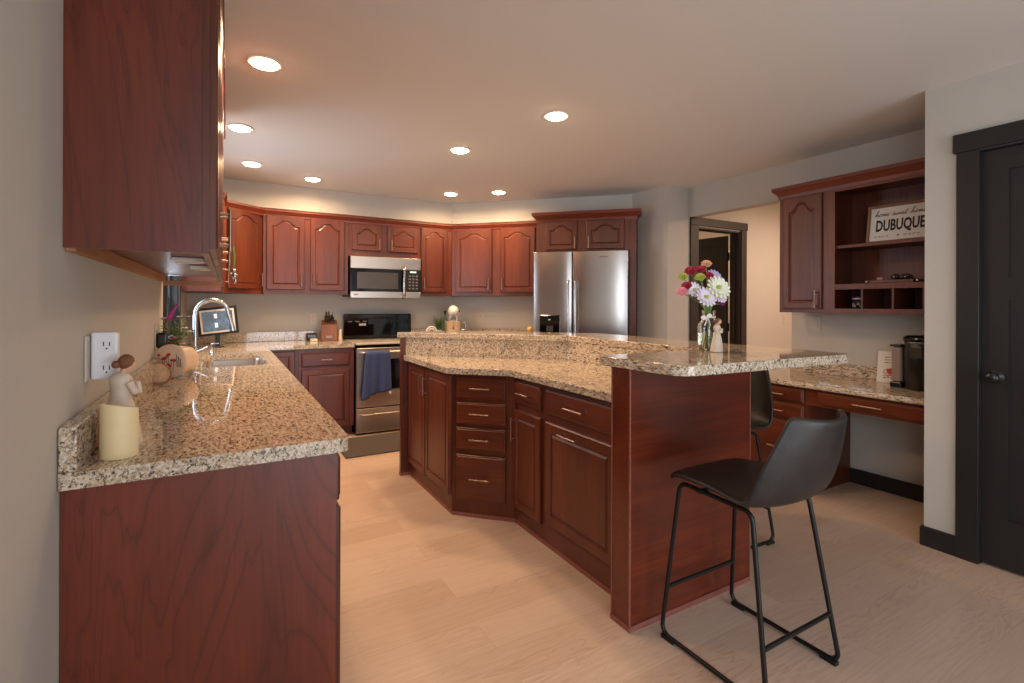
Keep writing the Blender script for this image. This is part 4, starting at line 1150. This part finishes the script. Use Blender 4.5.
# knife block
t = thing('knife_block', 'slanted wooden knife block on the worktop left of the stove', 'knife block', (1.265, 5.50, .9145), math.radians(-8))
g = G(); pf = [(-.075, 0), (.065, 0), (.085, .075), (.02, .205), (-.06, .150)]
pf = [(-.065, 0), (.070, 0), (.070, .09), (.055, .215), (-.045, .165)]
g.faces([(x, y, z) for x in (-.078, .078) for y, z in pf], [(0, 1, 2, 3, 4), (9, 8, 7, 6, 5)] + [(i, i + 5, (i + 1) % 5 + 5, (i + 1) % 5) for i in range(5)])
g.obj('block', 'block', t, bev=.004)
G().box(-.03, .03, -.068, -.064, .03, .055).obj('label_plate', 'nickel', t)
random.seed(5)
for i, (x, dy) in enumerate(((-.04, 0), (-.015, 0), (.012, 0), (.04, 0), (-.03, .045), (0, .045), (.03, .045))):
    y = -.02 + dy; z = .182 + dy * .5; L = .085 + random.uniform(-.01, .02)
    d = Vector((random.uniform(-.05, .05), -.45, .9)).normalized()
    k = thing('kitchen_knife', f'black-handled knife in the wooden knife block, {["front row leftmost", "front row second from left", "front row third from left", "front row rightmost", "back row left", "back row middle", "back row right"][i]}', 'knife', (1.265, 5.50, .9145), math.radians(-8), 'knives in the block')
    p = Vector((x, y, z))
    G().tube([tuple(p), tuple(p + d * .012)], .0065, 8).obj('bolster', 'chrome', k, smooth=True)
    G().tube([tuple(p + d * .0125), tuple(p + d * L * .5), tuple(p + d * L)], [.008, .0085, .0095], 8).obj('handle', 'black_plastic', k, smooth=True)
    G().ball(tuple(p + d * (L + .003)), .0085, u=8, v=6).obj('pommel', 'chrome', k, smooth=True)
# salt shaker, small box, dark gadget
t = thing('salt_shaker', 'cream salt shaker between the knife block and the stove', 'shaker', (1.372, 5.47, .9145))
G().lathe([(0, 0), (.022, 0), (.024, .01), (.016, .06), (.015, .085), (0, .087)], 18).obj('jar', 'salt', t, smooth=True)
G().lathe([(0, .0875), (.017, .0875), (.016, .11), (.008, .118), (0, .119)], 18).obj('cap', 'salt', t, smooth=True)
t = thing('butter_dish', 'little cream box left of the knife block', 'box', (1.11, 5.47, .9145))
G().box(-.035, .035, -.022, .022, 0, .022, bev=.004).obj('box', 'salt', t); G().box(-.032, .032, -.019, .019, .0225, .030, bev=.003).obj('lid', 'almond', t)
t = thing('sponge_holder', 'dark holder against the backsplash left of the knife block', 'holder', (1.105, 5.59, .9145))
G().box(-.05, .05, -.02, .02, 0, .075, bev=.006).obj('tray', 'dark', t); G().box(-.04, .04, -.023, -.0205, .02, .06).obj('front_panel', 'grey_glass', t)

# ------------------------------------------------------------------ things behind the bar
def at(u, v): return uv(u, v)
x, y = 2.60, 5.33
t = thing('stand_mixer', 'white-headed stand mixer with shiny bowl in the corner behind the bar', 'mixer', (x, y, .9145), math.radians(-22))
G().box(-.085, .085, -.16, .14, 0, .03, bev=.012).obj('base', 'white_paint', t)
G().box(-.05, .05, .06, .13, .0305, .26, bev=.015).obj('column', 'white_paint', t)
g = G(); g.ball((0, -.03, .305), .066, .95, 2.3, 1.0, 24, 14); g.obj('motor_head', 'white_paint', t, smooth=True)
G().lathe([(0, .206), (.030, .206), (.034, .236), (0, .24)], 20, (0, -.08, 0)).obj('attachment_hub', 'chrome', t, smooth=True)
b = G().lathe([(0, .031), (.045, .031), (.05, .045), (.075, .07), (.092, .11), (.098, .19), (.102, .195), (.095, .192), (.088, .11), (.07, .075), (0, .055)], 28, (0, -.08, 0)).obj('bowl', 'copper', t, smooth=True)
G().tube(fillet_path([(.095, -.08, .175), (.145, -.08, .175), (.135, -.08, .095), (.085, -.08, .095)], .015), .006, 8).obj('bowl_handle', 'copper', b, smooth=True)
G().ball((.068, .0, .305), .012).obj('knob', 'black_plastic', t, smooth=True)
t = thing('potted_herb', 'spiky green potted plant left of the stand mixer', 'plant', (2.49, 5.50, .9145))
G().lathe([(0, 0), (.04, 0), (.05, .08), (.053, .085), (.046, .085), (0, .078)], 20).obj('pot', 'white_paint', t, smooth=True)
g = G(); random.seed(2)
for k in range(60):
    a = random.uniform(0, 6.28); r = random.uniform(.02, .075); h = random.uniform(.14, .25)
    g.tube([(0, 0, .078), (r * .4 * math.cos(a), r * .4 * math.sin(a), h * .7), (r * math.cos(a), r * math.sin(a), h)], [.003, .004, .0008], 5)
g.obj('foliage', 'green', t, smooth=True)
t = thing('oil_bottle', 'slim black-capped oil bottle beside the stand mixer', 'bottle', (2.545, 5.44, .9145))
G().lathe([(0, 0), (.026, 0), (.028, .006), (.028, .20), (.012, .235), (.011, .27), (0, .27)], 20).obj('bottle', 'green', t, smooth=True)
G().lathe([(0, .2705), (.014, .2705), (.014, .31), (0, .312)], 16).obj('cap', 'black_plastic', t, smooth=True)
t = thing('napkin_holder', 'white openwork ring ornament beside the green herb behind the bar', 'ornament', (2.37, 5.42, .9145))
g = G()
g.tube([(.060 * math.cos(a), 0, .068 + .060 * math.sin(a)) for a in [2 * PI * k / 24 for k in range(24)]], .008, 8, closed=True)
g.tube([(.034 * math.cos(a), 0, .068 + .034 * math.sin(a)) for a in [2 * PI * k / 20 for k in range(20)]], .005, 8, closed=True)
for k in range(6): a = k * PI / 3; g.tube([(.034 * math.cos(a), 0, .068 + .034 * math.sin(a)), (.060 * math.cos(a), 0, .068 + .060 * math.sin(a))], .004, 6)
g.obj('ring', 'white_paint', t, smooth=True)
G().box(-.04, .04, -.02, .02, 0, .012, bev=.003).obj('base', 'white_paint', t)
px_, py_ = uv(1.06, .22)
t = thing('toy_duck', 'small golden yellow duck ornament left of the fridge', 'ornament', (px_, py_, .9145), math.radians(200))
G().ball((0, 0, .045), .038, 1.25, 1, .95).obj('body', 'yellow', t, smooth=True)
G().ball((.035, 0, .11), .032).obj('head', 'yellow', t, smooth=True)
G().ball((.068, 0, .106), .013, 1.3, .9, .4).obj('beak', 'peach', t, smooth=True)

# ------------------------------------------------------------------ outlets, switches, adapters
def plate(label, loc, rz, kind='outlet', mat='almond', w=.072, h=.115):
    t = thing('outlet_plate' if kind == 'outlet' else 'switch_plate', label, kind, loc, rz)
    G().box(-w / 2, w / 2, -.006, -.0008, -h / 2, h / 2, bev=.002).obj('plate', mat, t)
    if kind == 'outlet':
        for z in (-.02, .02):
            q = G().box(-.014, .014, -.0078, -.0062, z - .013, z + .013, bev=.0006).obj('receptacle', mat, t)
            G().box(-.0065, -.0045, -.0082, -.0079, z - .004, z + .006).box(.0045, .0065, -.0082, -.0079, z - .004, z + .006).obj('slots', 'dark', q)
    else: G().box(-.016, .016, -.010, -.0062, -.032, .032, bev=.0015).obj('rocker', mat, t)
    return t
plate('almond outlet plate low on the left wall behind the white outlet extender', (0, 1.79, 1.15), PI / 2, w=.12, h=.125)
plate('almond outlet plate on the left wall holding the black plug-in', (0, 3.25, 1.13), PI / 2, h=.125)
plate('almond outlet on the back wall left of the stove', (1.13, 5.67, 1.14), 0)
plate('almond outlet on the diagonal wall behind the bar', (*uv(.38, 0), 1.13), rz45)
plate('white switch plate on the wall over the desk counter', (4.34, 2.205, 1.155), -PI / 2, 'switch', 'almond')
plate('almond switch plate on the hall wall beside the desk cabinet', (5.95, 3.45, 1.14), 0, 'switch')
t = thing('outlet_extender', 'white side-entry outlet extender plugged in above the candle', 'adapter', (.008, 1.765, 1.155), 0)
G().box(.0, .060, .0, .030, -.066, .066, bev=.006, seg=3).obj('housing', 'white_plastic', t)
for z in (-.036, .03):
    q = G().box(.020, .050, -.0016, -.0002, z - .016, z + .016, bev=.0006).obj('receptacle', 'white_plastic', t)
    G().box(.027, .0295, -.0022, -.0017, z - .003, z + .009).box(.040, .0425, -.0022, -.0017, z - .003, z + .008).box(.033, .037, -.0022, -.0017, z - .012, z - .008).obj('slots', 'dark', q)
t = thing('plug_in_freshener', 'black plug-in with a small loop on the left wall outlet near the window', 'adapter', (.008, 3.25, 1.10), 0)
G().box(.0, .05, -.03, .03, -.04, .045, bev=.012, seg=3).obj('housing', 'black_plastic', t)
G().tube([(.02 + .014 * math.cos(a), 0, -.056 + .016 * math.sin(a)) for a in [2 * PI * k / 14 for k in range(14)]], .0025, 6, closed=True).obj('loop', 'black_plastic', t)
# ribbon ornament hanging on a left-wall cabinet pull
t = thing('hanging_ornament', 'green ribbon with a little silver figure hanging from an upper cabinet pull', 'ornament', (.362, 3.212, 1.62), 0)
G().tube([(0, 0, 0), (.006, -.004, -.05), (.004, -.004, -.11)], .006, 8).obj('ribbon', 'wax_ribbon', t, smooth=True)
G().ball((.004, -.004, -.135), .014).ball((.008, -.004, -.165), .017, .7, .7, 1.2).ball((.012, -.004, -.195), .009, .8, .8, 1.5).ball((-.010, -.004, -.152), .007).obj('charm', 'chrome', t, smooth=True)

# ------------------------------------------------------------------ desk things
# coffee maker
t = thing('coffee_maker', 'black single-cup coffee maker on the desk counter', 'coffee maker', (4.12, 1.42, .7755), 0)
g = G(); g.lathe([(0, .0), (.098, .0), (.104, .01), (.104, .29), (.100, .30), (0, .30)], 32); g.obj('body', 'black_plastic', t, smooth=True)
G().lathe([(.0, .3005), (.108, .3005), (.112, .308), (.110, .325), (.095, .338), (0, .342)], 32).obj('lid', 'black_glass', t, smooth=True)
G().tube([(.1045 * math.cos(a), .1045 * math.sin(a), .296) for a in [2 * PI * k / 36 for k in range(36)]], .0035, 6, closed=True).obj('chrome_ring', 'chrome', t, smooth=True)
G().box(-.128, -.1055, -.03, .03, .20, .275, bev=.006).obj('brew_spout', 'grey_glass', t)
g = G(); g.box(-.05, .06, .106, .165, .035, .262, bev=.015, seg=3); tk = g.obj('water_tank', 'almond', t)
tk.data.materials.clear(); tk.data.materials.append(plain('smoky_tank', rgb(150, 132, 124), .15, noise=.03))
G().box(-.055, .065, .106, .170, .2625, .275, bev=.004).obj('tank_lid', 'black_plastic', t)
G().box(-.055, .065, .106, .170, .0, .0345, bev=.006).obj('tank_base', 'black_plastic', t)
# card with the red cup
t = thing('recipe_card', 'white card picturing a red teacup, leaning beside the coffee maker', 'card', (4.235, 1.662, .7757), -PI / 2 + math.radians(8))
cd = G().box(-.075, .075, -.002, .002, 0, .215).obj('card', 'paper', t, rot=(math.radians(-12), 0, 0))
cup = G().lathe([(0, 0), (.020, 0), (.030, .016), (.034, .036), (.032, .038), (0, .030)], 20)
for v in cup.bm.verts: v.co.y *= .03
cup.obj('printed_cup', 'redpaint', cd, (.012, -.0032, .058), smooth=True)
G().tube([(-.026 + .012 * math.cos(a), -.0030, .075 + .012 * math.sin(a)) for a in [2 * PI * k / 14 for k in range(14)]], .0022, 6, closed=True).obj('printed_handle', 'redpaint', cd)
sa = G().lathe([(0, 0), (.045, .002), (.048, .006), (0, .008)], 20)
for v in sa.bm.verts: v.co.y *= .03
sa.obj('printed_saucer', 'redpaint', cd, (.008, -.0032, .046))
pl = G().ball((.012, -.0042, .094), .020, 1, .05, .35).obj('printed_coffee', 'block', cd)
for k in range(4): G().ball((-.03 + .02 * k, -.0030, .034 + .004 * (k % 2)), .006, 1.3, .1, .8, 8, 6).obj('printed_bean', 'block', cd)
for r in range(3):
    for k in range(2): G().box(-.035 + .035 * k, -.008 + .035 * k, -.0028, -.0022, .135 + .018 * r, .140 + .018 * r).obj('printed_line', 'grey_ink', cd)

# sign on the shelf
SLEN, SH = .52, .262
t = thing('wall_sign', 'white framed home sweet home sign on the upper desk shelf', 'sign', (4.17, 1.775, 1.7205), -PI / 2)
LEAN = math.radians(-9)
fr = G().box(0, SLEN, -.004, .008, 0, SH)
brd = fr.obj('board', 'sign', t, rot=(LEAN, 0, 0))
g = G(); b_ = .016
for x0, x1, z0_, z1_ in ((0, SLEN, 0, b_), (0, SLEN, SH - b_, SH), (0, b_, b_, SH - b_), (SLEN - b_, SLEN, b_, SH - b_)): g.box(x0, x1, -.014, -.0045, z0_, z1_)
g.obj('frame', 'frame_wood', brd)
def text_mesh(s, size, name, mat, parent, x, z, y=-.0052, sx=1, bold=0):
    cu = bpy.data.curves.new('t', 'FONT'); cu.body = s; cu.size = size; cu.extrude = .0004; cu.offset = bold; cu.resolution_u = 2
    to = bpy.data.objects.new('t', cu); COL.objects.link(to)
    dg_ = bpy.context.evaluated_depsgraph_get(); me = bpy.data.meshes.new_from_object(to.evaluated_get(dg_))
    bpy.data.objects.remove(to); bpy.data.curves.remove(cu)
    me.name = name; me.materials.clear(); me.materials.append(M[mat])
    o = bpy.data.objects.new(name, me); COL.objects.link(o); o.parent = parent
    o.location = (x, y, z); o.rotation_euler = (PI / 2, 0, 0); o.scale = (sx, 1, 1)
    return o
text_mesh('DUBUQUE', .106, 'bold_lettering', 'ink', brd, .050, .085, sx=.555, bold=.0034)
text_mesh("42\u00b0 30' 01\" N", .018, 'small_lettering', 'grey_ink', brd, .045, .040, sx=.85)
text_mesh("90\u00b0 40' 47\" W", .018, 'small_lettering', 'grey_ink', brd, .215, .040, sx=.85)
g = G()
for k in range(8):
    a = k * PI / 4; L = .017 if k % 2 == 0 else .009; w = .003
    g.faces([(0, 0, 0), (math.cos(a - .4) * w, 0, math.sin(a - .4) * w), (math.cos(a) * L, 0, math.sin(a) * L), (math.cos(a + .4) * w, 0, math.sin(a + .4) * w)], [(0, 1, 2, 3)])
g.obj('compass_star', 'ink', brd, (.185, -.0052, .048))
# monoline script "home sweet home"
GL = {'h': [[(0, 0), (.5, 1.6), (.75, 2.3), (.6, 2.45), (.42, 2.1), (.3, 0), (.5, .8), (.75, 1.0), (.88, .8), (.85, .2), (1.0, 0), (1.2, .2)]],
      'o': [[(0, .2), (.2, .8), (.5, 1.0), (.25, .9), (.1, .45), (.3, 0), (.6, .15), (.68, .6), (.5, 1.0), (.75, .85), (1.0, .9)]],
      'm': [[(0, .8), (.15, .95), (.2, 0), (.3, .7), (.5, 1.0), (.6, .8), (.58, 0), (.7, .7), (.9, 1.0), (1.02, .8), (1.0, .15), (1.15, 0), (1.3, .2)]],
      'e': [[(0, .3), (.4, .55), (.5, .85), (.3, 1.0), (.12, .6), (.2, .1), (.45, 0), (.8, .3)]],
      's': [[(0, .1), (.35, 1.0), (.42, 1.1), (.4, .8), (.6, .4), (.5, .05), (.2, 0), (.5, .02), (.85, .3)]],
      'w': [[(0, .9), (.12, .3), (.25, 0), (.45, .3), (.5, .9), (.55, .3), (.7, 0), (.9, .35), (.95, .95), (1.15, .85)]],
      't': [[(0, .2), (.3, 1.1), (.45, 2.0), (.3, .4), (.4, 0), (.65, .2)], [(.1, 1.35), (.75, 1.5)]]}
AD = {'h': 1.2, 'o': 1.0, 'm': 1.3, 'e': .8, 's': .85, 'w': 1.15, 't': .7}
g = G(); cx = .040
for ch in 'home sweet home':
    if ch == ' ': cx += .019; continue
    for st in GL[ch]:
        P = [Vector((cx + (a + .22 * b) * .0195, -.0056, .186 + b * .0165)) for a, b in st]
        Q = []
        for i in range(len(P) - 1):
            p0, p1, p2, p3 = P[max(i - 1, 0)], P[i], P[i + 1], P[min(i + 2, len(P) - 1)]
            for k in range(4):
                s = k / 4; Q.append(.5 * ((2 * p1) + (p2 - p0) * s + (2 * p0 - 5 * p1 + 4 * p2 - p3) * s * s + (3 * p1 - p0 - 3 * p2 + p3) * s ** 3))
        Q.append(P[-1]); g.tube(Q, .0013, 5)
    cx += AD[ch] * .0195
g.obj('script_lettering', 'ink', brd)
g = G(); random.seed(4)
for k in range(16):
    a = random.uniform(0, 6.28); rt = Matrix.Rotation(a, 3, 'Y')
    g.ball((.365 + .022 * math.cos(a) * random.random(), -.012 - .006 * random.random(), .170 + .03 * math.sin(a)), .016, 1, .2, .45, 8, 5, rot=rt)
g.obj('leaf_sprig', 'green', brd, smooth=True)
# shelf clutter
t = thing('wooden_tray', 'flat reddish wooden tray on the middle desk shelf', 'tray', (4.14, 1.58, 1.4485), -PI / 2)
G().box(-.13, .12, -.08, .08, 0, .022, bev=.004).obj('tray', 'wood_in', t); G().box(-.105, .095, -.083, -.0805, .004, .018).obj('tray_front', 'wood_x', t)
t = thing('sunglasses', 'black folded sunglasses lying on the reddish tray', 'sunglasses', (4.13, 1.54, 1.471), -PI / 2)
for x in (-.032, .032): G().ball((x, -.03, .018), .028, 1, .2, .62, 16, 8).obj('lens', 'black_glass', t, smooth=True)
G().tube([(-.06, -.028, .024), (0, -.036, .028), (.06, -.028, .024)], .0035, 6).tube([(-.06, -.028, .024), (-.05, .02, .012), (.05, .03, .006)], .003, 6).tube([(.06, -.028, .024), (.05, .012, .010), (-.05, .022, .004)], .003, 6).obj('frame', 'black_plastic', t, smooth=True)
t = thing('hair_clip', 'small pink clip lying at the left of the reddish tray', 'clip', (4.10, 1.66, 1.471), -PI / 2)
G().box(-.016, .016, -.012, .012, 0, .016, bev=.005, seg=3).obj('body', 'pink', t); G().tube([(-.012, -.013, .004), (.012, -.013, .012)], .002, 6).obj('jaw', 'redpaint', t)
for i, (y, lab) in enumerate(((1.72, 'small silver bead left of the reddish tray'), (1.435, 'small silver bead right of the reddish tray'))):
    t = thing('metal_bead', lab, 'bead', (4.055, y, 1.4485))
    G().ball((0, 0, .010), .010).obj('bead', 'chrome', t, smooth=True); G().lathe([(.003, .0195), (.004, .023), (0, .024)], 10).obj('loop', 'chrome', t)
# bowl and tin in the leftmost cubby
t = thing('patterned_bowl', 'black and cream patterned bowl in the leftmost desk cubby', 'bowl', (4.14, 1.795, 1.2805))
G().lathe([(0, 0), (.030, 0), (.045, .02), (.050, .05), (.046, .05), (.040, .02), (0, .008)], 24).obj('bowl', 'ink', t, smooth=True)
g = G()
for k in range(8):
    a = k * PI / 4; g.tube([(.0465 * math.cos(a + s * .5), .0465 * math.sin(a + s * .5), .025 + .015 * math.sin(s * 6)) for s in [q / 5 for q in range(6)]], .0028, 5)
g.obj('cream_pattern', 'almond', t, smooth=True)
t = thing('jar_lid', 'dark round tin stacked on the patterned bowl in the cubby', 'tin', (4.14, 1.795, 1.331))
G().lathe([(0, 0), (.048, 0), (.05, .004), (.05, .03), (.046, .034), (0, .036)], 24).obj('tin', 'black_plastic', t, smooth=True); G().lathe([(.0502, .012), (.0515, .012), (.0515, .02), (.0502, .02)], 24).obj('band', 'lilac', t, smooth=True)
t = thing('teal_box', 'small teal box at the right end of the desk cubbies', 'box', (4.10, 1.345, 1.2805), -PI / 2)
G().box(-.03, .03, -.04, .04, 0, .05, bev=.004).obj('box', plain('teal_card', rgb(40, 110, 125), .5), t); G().box(-.031, .031, -.041, .041, .0505, .062, bev=.003).obj('lid', 'blue', t)
